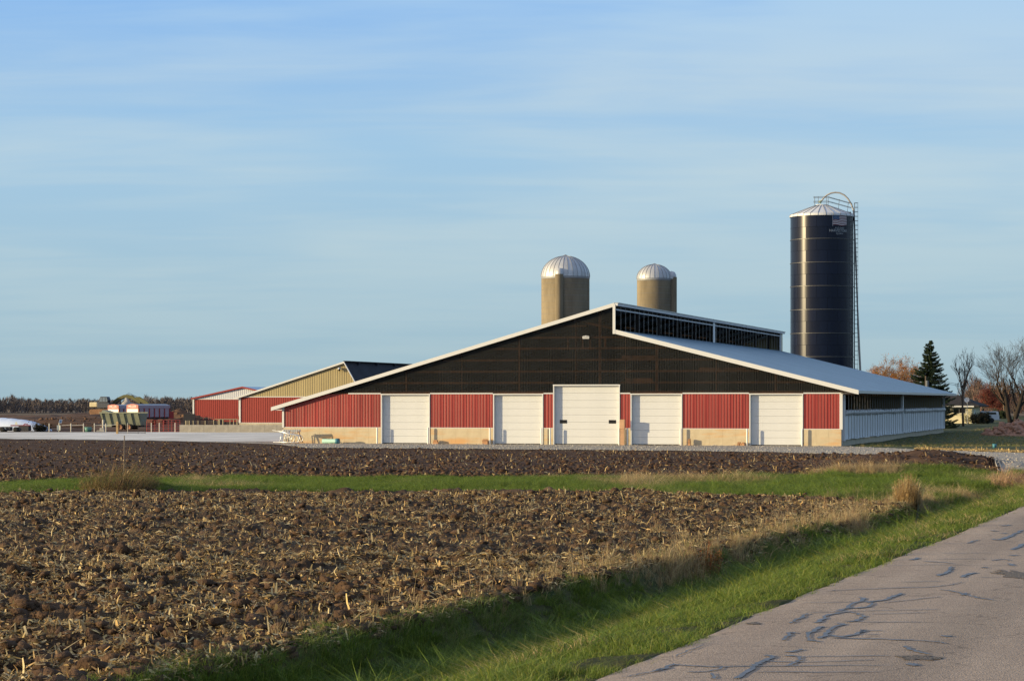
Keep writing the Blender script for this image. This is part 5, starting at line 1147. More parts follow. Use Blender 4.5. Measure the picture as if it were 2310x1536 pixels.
MB().add([(-0.8, -0.9, hh_), (hl + 1.2, -0.9, hh_), (hl + 1.2, 8.4, hh_), (-0.8, 8.4, hh_), (3.2, 3.75, hh_ + 1.75), (hl - 2.6, 3.75, hh_ + 1.75), (-0.8, -0.9, hh_ + .14), (hl + 1.2, -0.9, hh_ + .14), (hl + 1.2, 8.4, hh_ + .14), (-0.8, 8.4, hh_ + .14)],
         [(0, 3, 2, 1), (0, 1, 7, 6), (1, 2, 8, 7), (2, 3, 9, 8), (3, 0, 6, 9), (6, 7, 5, 4), (7, 8, 5), (8, 9, 4, 5), (9, 6, 4)]).build('roof', M['shingle'], house)
MB().box(-0.8, hl + 0.4, -0.96, -0.9, hh_ - 0.06, hh_ + 0.15).build('fascia', M['white'], house)
for wx, ww in ((hl - 2.75, 1.75), (hl - 4.1, 0.9)):
    f = MB().box(wx - 0.06, wx + ww + 0.06, -0.05, -0.022, 1.5, 2.25).build('window', M['white'], house)
    for k in range(2): MB().box(wx + k * ww / 2 + 0.02, wx + (k + 1) * ww / 2 - 0.02, -0.06, -0.051, 1.55, 2.2).build('pane', M['glassd'], f)
for i, (x0, w0) in enumerate(((0.6, 0.9),)): MB().box(hl + 0.0, hl + 0.04, 2.0, 2.9, 0.1, 2.1).build('side_door', M['white'], house)
MB().box(hl - 5.2, hl - 4.6, 3.4, 4.1, hh_ + 1.0, hh_ + 2.3).build('chimney', M['rust'], house)
x, y, z = at(2182, 333); o = empty('satellite_dish', (x, y, BZ), R(-30), 'round white satellite dish on a tall mast before the roof', 'dish')
MB().tube([(0, 0, 0), (0, 0, 3.3)], 0.035, 8).build('mast', M['grey'], o); m = MB(); m.lathe([(0, 0), (0.2, 0.02), (0.30, 0.05), (0.38, 0.10)], 24); d_ = m.build('reflector', M['white'], o, True, (0, -0.08, 3.45)); d_.rotation_euler = (R(72), 0, 0)
MB().tube([(0, -0.08, 3.25), (0, -0.5, 3.5)], 0.02, 5).build('feed_arm', M['grey'], o)
# ------------------------------------------------------------------ pickup with cap
M['carw'] = mat('white_paint', (0.62, 0.63, 0.66), 0.25, coat=0.4); M['tyre'] = mat('tyre_rubber', (0.02, 0.02, 0.02), 0.9); M['rim'] = mat('wheel_steel', (0.35, 0.35, 0.36), 0.4, metal=0.6)
x, y, z = at(2250.5, 346); tk = empty('pickup_truck', (x, y, BZ), R(4), 'white pickup with white cap parked behind dark shrubs', 'pickup')
m = MB(); m.prism([(-5.5, 0.45), (-0.0, 0.45), (0.0, 1.08), (-2.3, 1.08), (-2.35, 1.12), (-3.0, 1.15), (-4.1, 1.1), (-5.4, 1.0), (-5.55, 0.8)], -0.95, 0.95); m.build('body', M['carw'], tk, bevel=0.05)
m = MB(); m.prism([(-4.1, 1.12), (-2.38, 1.12), (-2.45, 1.72), (-3.45, 1.74)], -0.84, 0.84); m.build('cab', M['carw'], tk, bevel=0.05)
m = MB(); m.prism([(-2.3, 1.09), (0.0, 1.09), (-0.16, 1.74), (-2.3, 1.76)], -0.88, 0.88); cp = m.build('cap', M['carw'], tk, bevel=0.05)
MB().prism([(-1.95, 1.28), (-0.42, 1.28), (-0.52, 1.60), (-1.85, 1.60)], -0.90, -0.885).build('cap_window', M['glassd'], cp); MB().box(0.0, 0.0 + 0.01, -0.6, 0.6, 1.2, 1.6).build('cap_window', M['glassd'], cp)
for a_, b_ in ((-3.95, -3.28), (-3.2, -2.5)): MB().prism([(a_, 1.16), (b_, 1.16), (b_, 1.64), (a_ + 0.25, 1.64)], -0.86, -0.845).build('cab_window', M['glassd'], tk)
MB().box(0.0, 0.16, -0.9, 0.9, 0.42, 0.6).build('bumper', M['rim'], tk)
wm = MB(); wm.lathe([(0.0, -0.1), (0.26, -0.1), (0.37, -0.09), (0.39, 0), (0.37, 0.09), (0.26, 0.1), (0, 0.1)], 20); wm_ = wm.mesh('wheel', M['tyre'], True); rm_ = MB().lathe([(0, -0.115), (0.23, -0.115), (0.24, -0.10)], 16).mesh('rim', M['rim'])
for wx in (-1.15, -4.55):
    for s in (-1, 1):
        w_ = inst('wheel', wm_, tk, (wx, s * 0.86, 0.39)); w_.rotation_euler = (R(-90 if s < 0 else 90), 0, 0); w_.rotation_euler = (R(-90) * (1 if s < 0 else -1), 0, 0)
        q = inst('rim', rm_, w_); q.rotation_euler = (R(180), 0, 0)
for s in (-1, 1): MB().box(-0.01, 0.012, s * 0.82 - 0.07, s * 0.82 + 0.07, 0.75, 1.0).build('tail_light', M['fred'], tk)
M['mblue'] = mat('dull_grey_paint', (0.10, 0.115, 0.14), 0.6)
# ------------------------------------------------------------------ utility pole and wires
x, y, z = at(2088.5, 268); o = empty('utility_pole', (x, y, BZ), 0, 'grey utility pole with transformer in front of the spruce', 'utility pole')
MB().tube([(0, 0, 0), (0, 0, 6.2)], [0.13, 0.10], 8).build('pole', M['bark'], o); MB().tube([(0.12, -0.25, 4.85), (0.12, -0.25, 5.65)], 0.19, 12).build('transformer', M['mblue'], o)
xa, ya = x, y; x, y, z = at(2420, 300); p2_ = empty('utility_pole', (x, y, BZ), 0, 'plain wooden utility pole beyond the right edge', 'utility pole'); MB().tube([(0, 0, 0), (0, 0, 7)], [0.14, 0.1], 8).build('pole', M['wood'], p2_)
for k, (z0, z1, sag) in enumerate(((6.1, 5.2, 1.0), (5.9, 4.7, 0.9))):
    pts = [(xa + (x - xa) * t, ya + (y - ya) * t, BZ + z0 + (z1 - z0) * t - sag * 4 * t * (1 - t)) for t in np.linspace(0, 1, 14)]
    tag(MB().tube(pts, 0.022, 4).build('power_line', M['barkd']), ('upper' if k == 0 else 'lower') + ' dark wire strung across the bare trees on the right', 'wire')
# ------------------------------------------------------------------ heaps
def heap(name, label, u, Y, w, dpt, h, mm, seed, cat, lump=None, rzz=0.0):
    x, y, z = at(u, Y); e = empty(name, (x, y, z), rzz, label, cat); n = 42; g = np.linspace(-1, 1, n); Xg, Yg = np.meshgrid(g, g); rr = np.sqrt(Xg ** 2 + Yg ** 2)
    sh = np.clip(1 - rr, 0, 1) ** 0.9; nz = fbm(Xg * 2.2 + seed, Yg * 2.2, seed, 4); Z = h * (sh * (0.55 + 0.9 * nz)) + 0.06 * h * (fbm(Xg * 9, Yg * 9, seed + 5, 2) - 0.5) - 0.05
    Z = np.where(rr > 1, -0.06, Z); V = np.stack([Xg * w / 2, Yg * dpt / 2, Z], -1).reshape(-1, 3); i = np.arange(n - 1)[:, None] * n + np.arange(n - 1)[None]
    np_obj('mound', V, np.stack([i, i + 1, i + n + 1, i + n], -1).reshape(-1, 4), mm, None, False, parent=e)
    if lump:
        k = rng.integers(0, n * n, lump[0]); P = V[k] + rng.normal(0, 0.05, (lump[0], 3)); ok = V[k][:, 2] > -0.04; P = P[ok]
        lumps('lumps', P[:, :2], P[:, 2], lump[1], 0.5, mm, 0.8, parent=e)
M['pinksoil'] = mat('reddish_clay', (0.30, 0.165, 0.115), 0.95, col2=(0.44, 0.26, 0.185), vscale=1.6, bump=0.8, bscale=9, spec=0.1, detail=7)
heap('dirt_mound', 'large mound of reddish clay clods on the shaded lawn', 2296, 217, 6.4, 4.2, 1.55, M['pinksoil'], 4, 'mound', (420, 0.16))
heap('dirt_mound', 'second reddish clay heap running out of the picture on the right', 2385, 220, 6.4, 4.2, 1.3, M['pinksoil'], 9, 'mound', (300, 0.16))
heap('gravel_heap', 'pointed grey gravel heap behind the red forage wagons', 287, 352, 7.2, 5.5, 3.6, M['stone'], 12, 'heap')
heap('spoil_heap', 'low dark ridge of dug soil right of the wagons', 405, 330, 14, 8, 1.9, M['yard'], 15, 'heap', (120, 0.14))
heap('spoil_heap', 'long low dark soil ridge left of the excavator', 175, 330, 24, 9, 1.1, M['yard'], 18, 'heap', (160, 0.12))
heap('spoil_heap', 'dark soil bank piled behind the solar fence box', 130, 290, 18, 7, 0.9, M['yard'], 19, 'heap', (120, 0.11))
x, y, z = at(2243.5, 159); o = MB().lathe([(0.0, 0.0), (0.12, 0.0), (0.145, 0.30), (0.125, 0.30), (0.11, 0.03)], 16).build('bucket', M['teald'], None, True, (x, y, z + 0.02)); tag(o, 'small teal bucket left on the shaded lawn edge', 'bucket')
# ------------------------------------------------------------------ tall clumps
def clump(name, label, u, Y, w, h, n, cols, seed, lean=(0, 0), mm=None, wst=0.012, cat='grass clump', bushy=0.0, dz=0.0, outw=0.35):
    r = np.random.default_rng(seed); x, y, z = at(u, Y); V, Fq, C_ = [], [], []
    for i in range(n):
        az = r.uniform(0, 6.28); rr = w / 2 * math.sqrt(r.random()); bx_, by_ = math.cos(az) * rr, math.sin(az) * rr; hh2 = h * (0.35 + 0.75 * r.random() ** 1.3) * (1 - 0.35 * (rr / (w / 2)) ** 2)
        lx, ly = lean[0] * hh2 + math.cos(az) * rr * outw + r.normal(0, .05 + bushy), lean[1] * hh2 + math.sin(az) * rr * outw + r.normal(0, .05 + bushy); wa = r.uniform(0, 6.28); ww = wst * r.uniform(0.6, 1.4); o_ = len(V); c = np.array(cols[r.integers(len(cols))]) * math.exp(r.normal(0, .2))
        for k in range(4):
            t = k / 3; q = (bx_ + lx * t * t, by_ + ly * t * t, hh2 * t - 0.03); d = ww * (1 - 0.75 * t) / 2; V += [(q[0] - d * math.cos(wa), q[1] - d * math.sin(wa), q[2]), (q[0] + d * math.cos(wa), q[1] + d * math.sin(wa), q[2])]; C_ += [c, c]
            if k: Fq.append((o_ + 2 * k - 2, o_ + 2 * k - 1, o_ + 2 * k + 1, o_ + 2 * k))
        for k in range(3):
            t = r.uniform(0.3, 0.95); q = np.array((bx_ + lx * t * t, by_ + ly * t * t, hh2 * t)); d = r.normal(0, 1, 3); d /= np.linalg.norm(d); d[2] = abs(d[2]); L_ = 0.10 * h * r.uniform(.5, 1.4); s_ = np.cross(d, (0, 0, 1.0)) * ww * 0.8; o_ = len(V)
            V += [tuple(q - s_), tuple(q + s_), tuple(q + d * L_ + s_ * .3), tuple(q + d * L_ - s_ * .3)]; C_ += [c] * 4; Fq.append((o_, o_ + 1, o_ + 2, o_ + 3))
    o = np_obj(name, V, Fq, mm or M['blade2'], np.array(C_), False, None, label=label, cat=cat); o.location = (x, y, z + dz); return o
M['blade2'] = mat('dry_stem', (1, 1, 1), 0.7, attr=True, transl=0.3, spec=0.25)
DRY = [(0.50, 0.36, 0.17), (0.42, 0.29, 0.13), (0.56, 0.43, 0.23), (0.34, 0.22, 0.10)]
clump('tall_dry_grass', 'tall golden clump of dry grass standing in the ditch', 2046, 54, 0.62, 0.74, 620, DRY, 1, wst=0.012, bushy=-0.01, outw=0.14)
clump('tall_dry_grass', 'pinkish dry reeds leaning at the far right of the ditch', 2268, 69, 0.9, 1.0, 420, [(0.46, 0.28, 0.17), (0.52, 0.34, 0.21), (0.36, 0.22, 0.14)], 2, (0.25, 0))
clump('tall_dry_grass', 'second patch of dry reeds leaning toward the driveway', 2296, 70, 1.0, 0.75, 260, [(0.46, 0.28, 0.17), (0.52, 0.34, 0.21)], 22, (0.2, 0))
clump('tall_dry_grass', 'small pale tuft of dry grass on the grassy hump', 2175, 80, 0.9, 0.5, 120, [(0.50, 0.42, 0.2), (0.4, 0.33, 0.15)], 23, (0.2, 0))
clump('dry_weed_clump', 'brown weed clump leaning on the mound in the grass strip', 262, 64.8, 1.9, 0.95, 1100, [(0.24, 0.16, 0.07), (0.30, 0.20, 0.09), (0.14, 0.10, 0.05), (0.12, 0.13, 0.04)], 3, (0.28, 0), wst=0.012, bushy=0.08)
clump('dry_weed_clump', 'thin weeds on the right side of the grass strip mound', 312, 66.2, 1.0, 0.7, 260, [(0.16, 0.11, 0.06), (0.12, 0.13, 0.05)], 33, (0.1, 0), wst=0.010)
clump('dock_weed', 'rusty red dock weed at the field edge', 1600, 33.5, 0.32, 0.52, 110, [(0.28, 0.10, 0.035), (0.34, 0.14, 0.05), (0.2, 0.12, 0.04)], 4, wst=0.009, cat='weed')
clump('dock_weed', 'smaller reddish weed just left of the rusty dock', 1568, 32.5, 0.28, 0.34, 60, [(0.24, 0.12, 0.04), (0.22, 0.2, 0.05)], 41, wst=0.008, cat='weed')
x, y, z = at(279, 67.2); o = MB().tube([(x, y, z - 0.1), (x + 0.02, y, z + 1.35)], 0.016, 6).build('metal_stake', M['rust']); tag(o, 'thin dark stake rising from the weed mound', 'stake')
# mound under the weeds
x, y, z = at(275, 66.2)
heap('weed_mound', 'low dark mound of earth in the grass strip', 282, 65.0, 2.7, 1.8, 0.46, M['yard'], 31, 'mound')
heap('culvert_stand_in', 'dark brown mound standing in for the shaded culvert opening on the right', 2318, 76, 1.4, 1.4, 0.75, M['clod'], 37, 'bank')  # dark mound added in place of the shaded culvert hole, which is not modelled

# ------------------------------------------------------------------ yard on the left
M['bagw'] = mat('silage_bag_film', (0.62, 0.70, 0.84), 0.35, var=0.06, vscale=0.4, bump=0.3, bscale=1.2)
Y_ = 247.0; x1 = A(110) * Y_; o = []
m = MB(); xs = np.linspace(-22, 0, 56); nn_ = 20; vs = []
for i, xx in enumerate(xs):
    f = min(1, (-xx) / 4.2) ** 0.5 if xx < 0 else 0.0; f = max(f, 0.02); hgt = 1.42 * f * (1 + 0.035 * math.sin(xx * 1.9) + 0.02 * math.sin(xx * 5.1)); wd = 1.35 * f ** 0.7
    for j in range(nn_ + 1): t = math.pi * j / nn_; vs.append((xx, -wd * math.cos(t), hgt * math.sin(t) ** 0.75 - 0.02))
m.add(vs, [(i * (nn_ + 1) + j, i * (nn_ + 1) + j + 1, (i + 1) * (nn_ + 1) + j + 1, (i + 1) * (nn_ + 1) + j) for i in range(len(xs) - 1) for j in range(nn_)])
o = m.build('silage_bag', M['bagw'], None, True, (x1, Y_ + 2.0, BZ)); o.rotation_euler = (0, 0, R(-14)); tag(o, 'long white plastic silage bag lying at the left edge', 'silage bag')
shrub(92, 245.5, 2.2, 0.85, [(0.03, 0.03, 0.02), (0.04, 0.035, 0.02)], 81, 'dark weeds at the end of the silage bag', 1500, 0.07, name='weed_patch')
# red implement
M['mred'] = mat('machine_red', (0.26, 0.03, 0.028), 0.5, var=0.2, vscale=2); M['mdark'] = mat('machine_dark', (0.035, 0.033, 0.035), 0.7, var=0.2, vscale=3)
x, y, z = at(20, 244.5); o = empty('red_implement', (x, y, BZ), R(-6), 'low dark red towed implement in front of the silage bag', 'implement')
MB().box(0.2, 2.35, -0.1, 0.1, 0.62, 0.74).build('frame', M['mred'], o, bevel=0.01); MB().box(1.2, 2.3, -0.45, 0.45, 0.1, 0.66).build('tank', M['mdark'], o, bevel=0.03); MB().box(-0.9, 0.3, -0.4, 0.4, 0.12, 0.55).build('gearbox', M['mdark'], o, bevel=0.05)
MB().tube([(1.6, 0, 0.74), (1.75, 0, 0.86), (2.1, 0, 0.8)], 0.05, 6).build('lift_arm', M['mred'], o); MB().tube([(-0.9, 0, 0.3), (-1.6, 0, 0.35)], 0.05, 6).build('drawbar', M['mdark'], o)
tw = MB().lathe([(0, -0.09), (0.2, -0.09), (0.27, -0.07), (0.27, 0.07), (0.2, 0.09), (0, 0.09)], 16).mesh('wheel', M['tyre'], True)
for wx in (-0.55, 0.9):
    for s in (-0.5, 0.5): q = inst('wheel', tw, o, (wx, s, 0.27)); q.rotation_euler = (R(90), 0, 0)
M['smv'] = mat('reflective_cream', (0.70, 0.68, 0.52), 0.5)
MB().prism([(0.66, 0.78), (1.04, 0.78), (0.85, 1.12)], -0.16, -0.13).build('warning_triangle', M['smv'], o); MB().prism([(-0.42, 0.30), (-0.14, 0.30), (-0.28, 0.54)], -0.46, -0.43).build('warning_triangle', M['smv'], o)
# solar fence box
x, y, z = at(133, 243.6); o = empty('solar_fence_box', (x, y, BZ), -R(8), 'cream fence charger box under a tilted solar panel', 'fence charger')
MB().tube([(0, 0, 0), (0, 0, 0.95)], 0.04, 6).build('post', M['smv'], o); MB().box(-0.19, 0.19, -0.12, 0.05, 0.18, 0.72).build('box', M['smv'], o, bevel=0.01)
pn = MB().box(-0.14, 0.16, -0.04, 0.0, 0.0, 0.42).build('panel_frame', M['grey'], o, loc=(0.12, 0, 0.92)); pn.rotation_euler = (R(-20), R(8), 0); MB().box(-0.10, 0.12, -0.05, -0.041, 0.04, 0.38).build('solar_cells', M['fblue'], pn)
# rail fence left of the trailer
M['fence'] = mat('pale_fence_post', (0.62, 0.58, 0.48), 0.7, var=0.1, vscale=3)
fx0 = A(111) * 243.3; o = empty('rail_fence', (fx0, 243.3, BZ), 0, 'thin pale post and rail fence left of the green trailer', 'fence')
fu = [111, 160, 188.5, 213, 239]
for u in fu: X_ = A(u) * 243.3 - fx0; MB().tube([(X_, 0, -0.1), (X_, 0, 0.92)], 0.05, 7).build('post', M['fence'], o)
for a_, b_ in ((139, 160), (160, 188.5), (213, 262)): MB().tube([(A(a_) * 243.3 - fx0, 0.0, 0.70), (A(b_) * 243.3 - fx0, 0, 0.76)], 0.028, 6).build('rail', M['fence'], o)
x, y, z = at(199, 244.2); o = MB().lathe([(0.0, 0.0), (0.33, 0.0), (0.40, 0.52), (0.36, 0.52), (0.3, 0.05), (0, 0.05)], 22).build('feed_tub', mat('green_plastic', (0.10, 0.24, 0.19), 0.5), None, True, (x, y, BZ)); tag(o, 'round green tub behind the pale rail fence', 'tub')
M['cblock'] = mat('weathered_concrete', (0.50, 0.47, 0.40), 0.9, var=0.15, vscale=2)
x, y, z = at(232, 246); o = empty('concrete_pillar', (x, y, BZ), 0, 'upright pale concrete pillar on blocks left of the trailer', 'pillar'); MB().tube([(0.05, 0, 0), (0.05, 0, 1.28)], 0.13, 10).build('shaft', M['cblock'], o); MB().box(-0.30, 0.15, -0.2, 0.2, 0, 0.42).build('block', M['cblock'], o, bevel=0.03); MB().box(-0.62, 0.2, -0.25, 0.25, 0, 0.16).build('block', M['cblock'], o, bevel=0.02)
x, y, z = at(264.5, 230); o = MB().box(-0.10, 0.10, -0.1, 0.1, -0.1, 1.22).build('wooden_post', mat('yellow_timber', (0.52, 0.34, 0.14), 0.8, var=0.15, vscale=2), None, False, (x, y, BZ), bevel=0.01); tag(o, 'thick yellowish wooden post in front of the green trailer', 'post')
xw = x; o = empty('wire_fence', (x + 0.1, y, BZ), R(-2), 'thin wire fence running right from the wooden post', 'fence')
for z_ in (0.72, 0.98, 1.15, 0.1): MB().tube([(0, 0, z_), (2.75, 0, z_ - 0.02)], 0.014 if z_ > 0.2 else 0.03, 4).build('wire', M['mdark'], o)
for X_ in (0.95, 2.0, 2.7): MB().tube([(X_, 0, 0), (X_, 0, 1.1)], 0.022, 5).build('stake', M['fence'] if X_ == 0.95 else M['mdark'], o)
# green trailer
M['tgreen'] = mat('trailer_green', (0.20, 0.22, 0.155), 0.6, col2=(0.27, 0.28, 0.20), vscale=0.9, detail=6)
x, y, z = at(234, 256); o = empty('dump_trailer', (x, y, BZ), R(-13), 'grey-green steel trailer with slanted side ribs and rusty wheels', 'trailer')
TL = 4.75; m = MB(); m.add([(0.35, -0.75, 0.62), (TL - 0.1, -0.75, 0.62), (TL - 0.1, 0.75, 0.62), (0.35, 0.75, 0.62), (0, -1.15, 1.95), (TL, -1.15, 1.95), (TL, 1.15, 1.95), (0, 1.15, 1.95), (0.15, -1.05, 1.95), (TL - .1, -1.05, 1.95), (TL - .1, 1.05, 1.95), (0.15, 1.05, 1.95), (0.4, -.7, .75), (TL - .2, -.7, .75), (TL - .2, .7, .75), (.4, .7, .75)],
  [(0, 3, 2, 1), (0, 1, 5, 4), (1, 2, 6, 5), (2, 3, 7, 6), (3, 0, 4, 7), (4, 5, 9, 8), (5, 6, 10, 9), (6, 7, 11, 10), (7, 4, 8, 11), (8, 9, 13, 12), (9, 10, 14, 13), (10, 11, 15, 14), (11, 8, 12, 15), (12, 13, 14, 15)]); m.build('box', M['tgreen'], o)
for s in (-1, 1): MB().bar((-0.03, s * 1.17, 1.98), (TL + 0.03, s * 1.17, 1.98), 0.12, 0.12).build('top_rail', M['tgreen'], o)
for k in range(6): X_ = 0.3 + k * (TL - 0.5) / 5; MB().bar((X_ + 0.12, -0.80, 0.62), (X_ - 0.05, -1.2, 1.93), 0.11, 0.14, up=(0, 1, 0)).build('side_rib', M['tgreen'], o)
MB().prism([(0.1, 1.98), (1.2, 1.98), (0.6, 2.2), (0.2, 2.28)], -0.9, 0.5).build('load_lip', M['tgreen'], o); MB().bar((-0.0, 0, 0.5), (TL, 0, 0.5), 0.3, 0.16).build('chassis', M['mdark'], o)
MB().box(0.2, 1.35, -0.95, 0.9, 0.42, 0.66).build('step_box', M['tgreen'], o, bevel=0.02)
M['rrim'] = mat('rusty_wheel', (0.36, 0.17, 0.09), 0.8, var=0.25, vscale=5); tw2 = MB().lathe([(0.2, -0.11), (0.30, -0.12), (0.38, -0.08), (0.39, 0), (0.38, 0.08), (0.3, 0.12), (0.2, 0.11)], 20).mesh('wheel', M['tyre'], True); rw2 = MB().lathe([(0, 0.02), (0.1, 0.02), (0.14, 0.07), (0.27, 0.125)], 18).mesh('rim', M['rrim'])
for X_ in (2.35, 3.35):
    for s in (-1, 1):
        q = inst('wheel', tw2, o, (X_, s * 0.92, 0.39)); q.rotation_euler = (R(90) * (1 if s < 0 else -1), 0, 0); inst('rim', rw2, q)
MB().bar((TL, 0, 0.5), (TL + 1.0, 0, 0.42), 0.1).build('drawbar', M['mdark'], o)
# forage wagons
M['wagw'] = mat('wagon_white_door', (0.62, 0.60, 0.58), 0.4); M['wagr'] = mat('wagon_red', (0.30, 0.035, 0.03), 0.5); M['wagb'] = mat('wagon_panel', (0.30, 0.34, 0.40), 0.45, metal=0.2)
def wagon(u, Y, L, label, sc=1.0):
    x, y, z = at(u, Y); e = empty('forage_wagon', (x, y, BZ + 0.36), R(-36), label, 'forage wagon'); w = 2.15 * sc; h0, h1 = 0.75, 2.40 * sc
    MB().box(0, w, 0.02, L, h0, h1 - 0.12).build('box', M['wagb'], e)
    MB().box(0.05, w - 0.05, -0.03, 0.018, h0 + 0.1, h1 - 0.62).build('rear_door', M['wagw'], e, bevel=0.02)
    top = MB().prism([(0.0, h1 - 0.60), (w, h1 - 0.60), (w, h1 - 0.08), (w * 0.62, h1 + 0.06), (w * 0.38, h1 + 0.06), (0, h1 - 0.08)], -0.05, 0.018).build('rear_header', M['wagr'], e)
    t_ = text_mesh('MILLER', 0.46 * sc, 0.006); face_text(t_, M['wagw'], top, 'lettering', (w / 2, -0.058, h1 - 0.30))
    for s in (0, w): MB().box(s - 0.05, s + 0.05, -0.06, 0.06, 0.5, h1 - 0.58).build('corner_post', M['wagr'], e)
    MB().prism([(-0.06, h1 - 0.14), (w + 0.06, h1 - 0.14), (w * 0.62, h1 + 0.04), (w * 0.38, h1 + 0.04)], 0.03, L + 0.05).build('roof', M['wagb'], e)
    MB().box(w + 0.005, w + 0.05, 0.06, L, h1 - 0.52, h1 - 0.14).build('side_header', M['wagb'], e)
    n = 6
    for k in range(n + 1): yy = 0.1 + k * (L - 0.2) / n; MB().box(w + 0.002, w + 0.08, yy - 0.07, yy + 0.07, h0 - 0.1, h1 - 0.52).build('side_post', M['wagr'], e)
    MB().box(0.1, w - 0.1, 0.2, L - 0.2, 0.45, h0).build('running_gear', M['mdark'], e)
    for yy in (1.0, L - 1.0):
        for X_ in (0.15, w - 0.15): q = inst('wheel', tw2, e, (X_, yy, 0.03)); q.rotation_euler = (0, R(90), 0)
    MB().box(w * .2, w * .8, L, L + 1.2, 0.5, h1 * 0.6).build('front_unloader', M['wagr'], e)
wagon(243.5, 322, 5.2, 'left red and white forage wagon behind the green trailer'); wagon(286, 312, 6.0, 'right red and white forage wagon with blue-grey side panels', 1.03)
# excavator on the mound
M['exy'] = mat('cream_yellow_paint', (0.58, 0.50, 0.30), 0.5, var=0.1, vscale=1); M['exo'] = mat('olive_boom', (0.085, 0.085, 0.022), 0.65, var=0.25, vscale=0.8); M['exd'] = mat('machine_blue_black', (0.035, 0.045, 0.065), 0.5); M['track'] = mat('rusty_track', (0.22, 0.12, 0.065), 0.9, var=0.3, vscale=2)
x, y, z = at(228, 380); o = empty('excavator', (x, y, z), R(-16), 'tracked excavator with arched olive boom working on a dirt mound', 'excavator')
for s in (-1, 1):
    tr = MB(); pr = [(-1.1 + 0.45 * math.cos(t), 0.45 + 0.45 * math.sin(t)) for t in np.linspace(math.pi / 2, 3 * math.pi / 2, 7)] + [(2.0 + 0.45 * math.cos(t), 0.45 + 0.45 * math.sin(t)) for t in np.linspace(-math.pi / 2, math.pi / 2, 7)]
    tr.prism(pr, s * 1.0 - 0.28, s * 1.0 + 0.28); tr.build('track', M['track'], o)
MB().box(-0.6, 1.6, -0.7, 0.7, 0.4, 1.05).build('undercarriage', M['mdark'], o)
MB().box(-0.1, 2.1, -1.25, 1.2, 1.1, 1.95).build('house', M['exd'], o, bevel=0.05); MB().box(-1.5, -0.1, -1.25, 1.2, 1.25, 2.05).build('counterweight', M['exy'], o, bevel=0.12)
cb = MB().prism([(0.15, 1.96), (1.75, 1.96), (1.85, 2.4), (1.65, 2.95), (0.45, 2.97), (0.2, 2.5)], -1.2, -0.2).build('cab', M['exd'], o, bevel=0.04)
M['glassl'] = mat('cab_glass', (0.16, 0.21, 0.26), 0.2, spec=0.6)
MB().prism([(0.32, 2.15), (0.75, 2.15), (0.75, 2.82), (0.5, 2.82)], -1.225, -1.205).build('cab_window', M['glassl'], cb); MB().prism([(0.85, 2.15), (1.3, 2.15), (1.3, 2.82), (0.85, 2.82)], -1.225, -1.205).build('cab_window', M['glassl'], cb); MB().prism([(1.4, 2.15), (1.72, 2.15), (1.62, 2.82), (1.4, 2.82)], -1.225, -1.205).build('cab_window', M['glassl'], cb)
bo = MB(); bo.prism([(1.3, 1.45), (2.2, 1.35), (3.0, 2.15), (4.1, 2.72), (5.2, 2.62), (6.9, 1.75), (6.95, 2.15), (5.4, 3.15), (4.6, 3.3), (3.9, 3.25), (2.7, 2.75)], 0.25, 0.62); bo.build('boom', M['exo'], o, bevel=0.04)
st_ = MB(); st_.prism([(6.0, 2.85), (6.7, 2.95), (8.2, 2.15), (8.6, 1.6), (8.2, 1.45), (7.3, 1.9), (6.3, 2.3)], 0.27, 0.60); st_.build('stick', M['exo'], o, bevel=0.04)
bk_ = MB(); bk_.prism([(8.2, 1.7), (8.7, 1.6), (8.9, 0.8), (8.3, 0.2), (7.5, 0.35), (7.7, 0.8)], -0.05, 0.9); bk_.build('bucket', M['mdark'], o)
MB().tube([(5.4, 0.43, 3.25), (6.6, 0.43, 2.75)], 0.09, 8).build('hydraulic_ram', M['glassl'], o); MB().tube([(2.0, 0.2, 1.6), (3.9, 0.2, 2.7)], 0.10, 8).build('hydraulic_ram', M['mdark'], o)
MB().tube([(4.3, 0.43, 3.3), (4.7, 0.43, 3.5), (5.2, 0.43, 3.42), (5.6, 0.43, 3.1)], 0.035, 5).build('hose', M['mdark'], o)
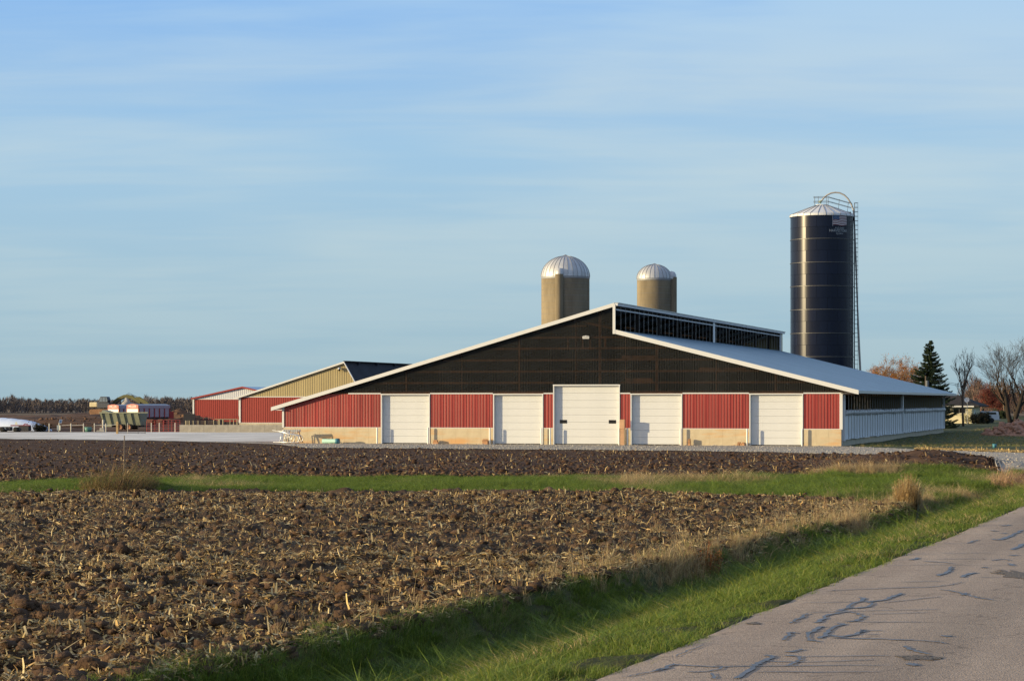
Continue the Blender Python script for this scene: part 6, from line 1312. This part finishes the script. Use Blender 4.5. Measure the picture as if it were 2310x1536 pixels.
# farm gates
M['gred'] = mat('gate_red', (0.32, 0.04, 0.032), 0.5)
def gate(u0, u1, Y, label, h=1.22, mm='gred'):
    X0, X1 = A(u0) * Y, A(u1) * Y; w = X1 - X0; e = empty('farm_gate', (X0, Y, BZ), 0, label, 'gate', 'red tube gates beside the trailer')
    for z in np.linspace(0.08, h, 6): MB().tube([(0, 0, z), (w, 0, z)], 0.026, 6).build('gate_rail', M[mm], e)
    for t in (0, 0.28, 0.5, 0.75, 1): MB().tube([(w * t, 0, 0.05), (w * t, 0, h)], 0.028, 6).build('gate_upright', M[mm], e)
gate(331, 368, 243.2, 'left red tube gate next to the green trailer', 1.24); gate(369.5, 406, 242.6, 'right red tube gate meeting the concrete wall', 1.26)
for u, lb in ((341.5, 'pale fence post in front of the left red gate'), (359.5, 'pale post between the uprights of the left red gate'), (395, 'pale post in front of the right red gate')):
    x, y, z = at(u, 241.8); q = MB().tube([(0, 0, 0), (0, 0, 1.0)], 0.045, 7).build('fence_post', M['fence'], None, False, (x, y, BZ)); tag(q, lb, 'fence post')
# concrete wall with cattle rails behind
xw0, xw1 = A(405) * 241.5, A(641) * 241.5; o = empty('yard_wall', (xw0, 241.5, BZ), R(-0.5), 'long low concrete wall running left from the long barn', 'wall')
n = 9; w = (xw1 - xw0 + 0.5) / n; wm2 = MB().box(0, w - 0.02, 0, 0.25, -0.2, 0.78).mesh('wall_panel', M['conc2'])
for i in range(n): inst('wall_panel', wm2, o, (i * w, 0, 0))
MB().box(0, n * w, 0.02, 0.23, -0.2, 0.76).build('wall_core', M['conc2'], o)
M['ypipe'] = mat('yellowish_pipe', (0.50, 0.42, 0.24), 0.6)
o = empty('cattle_rails', (xw0, 243.6, BZ), 0, 'rusty and cream cattle rails standing behind the concrete wall', 'fence')
def xx_(u): return A(u) * 243.6 - xw0
for u in (419, 422, 427, 436, 447, 463, 482, 492.5, 495, 503, 519, 527, 535): MB().tube([(xx_(u), 0, 0), (xx_(u), 0, 1.22 if u < 480 else 1.32)], 0.05 if u in (419, 427, 495, 535, 503) else 0.035, 6).build('upright', M['ypipe'], o)
for a_, b_, z in ((419, 536, 1.02), (435, 536, 0.9), (484, 536, 1.36), (492, 536, 1.30), (430, 500, 1.16), (452, 482, 1.5)): MB().tube([(xx_(a_), 0.05, z), (xx_(b_), 0.05, z)], 0.03, 6).build('rail', M['rust'] if z != 1.36 else M['ypipe'], o)
for a_, b_ in ((458, 470), (526, 538)): MB().tube([(xx_(a_), 0.3, 1.3), (xx_(a_), 0.3, 1.66), (xx_(b_), 0.3, 1.68), (xx_(b_), 0.3, 1.3)], 0.03, 6).build('red_frame', M['gred'], o)
x, y, z = at(424, 285); o = MB().box(-0.5, 0.9, -0.3, 0.3, 0, 1.7).build('dark_crate', M['mdark'], None, False, (x, y, BZ)); tag(o, 'dark board panel left of the furthest barn', 'panel')
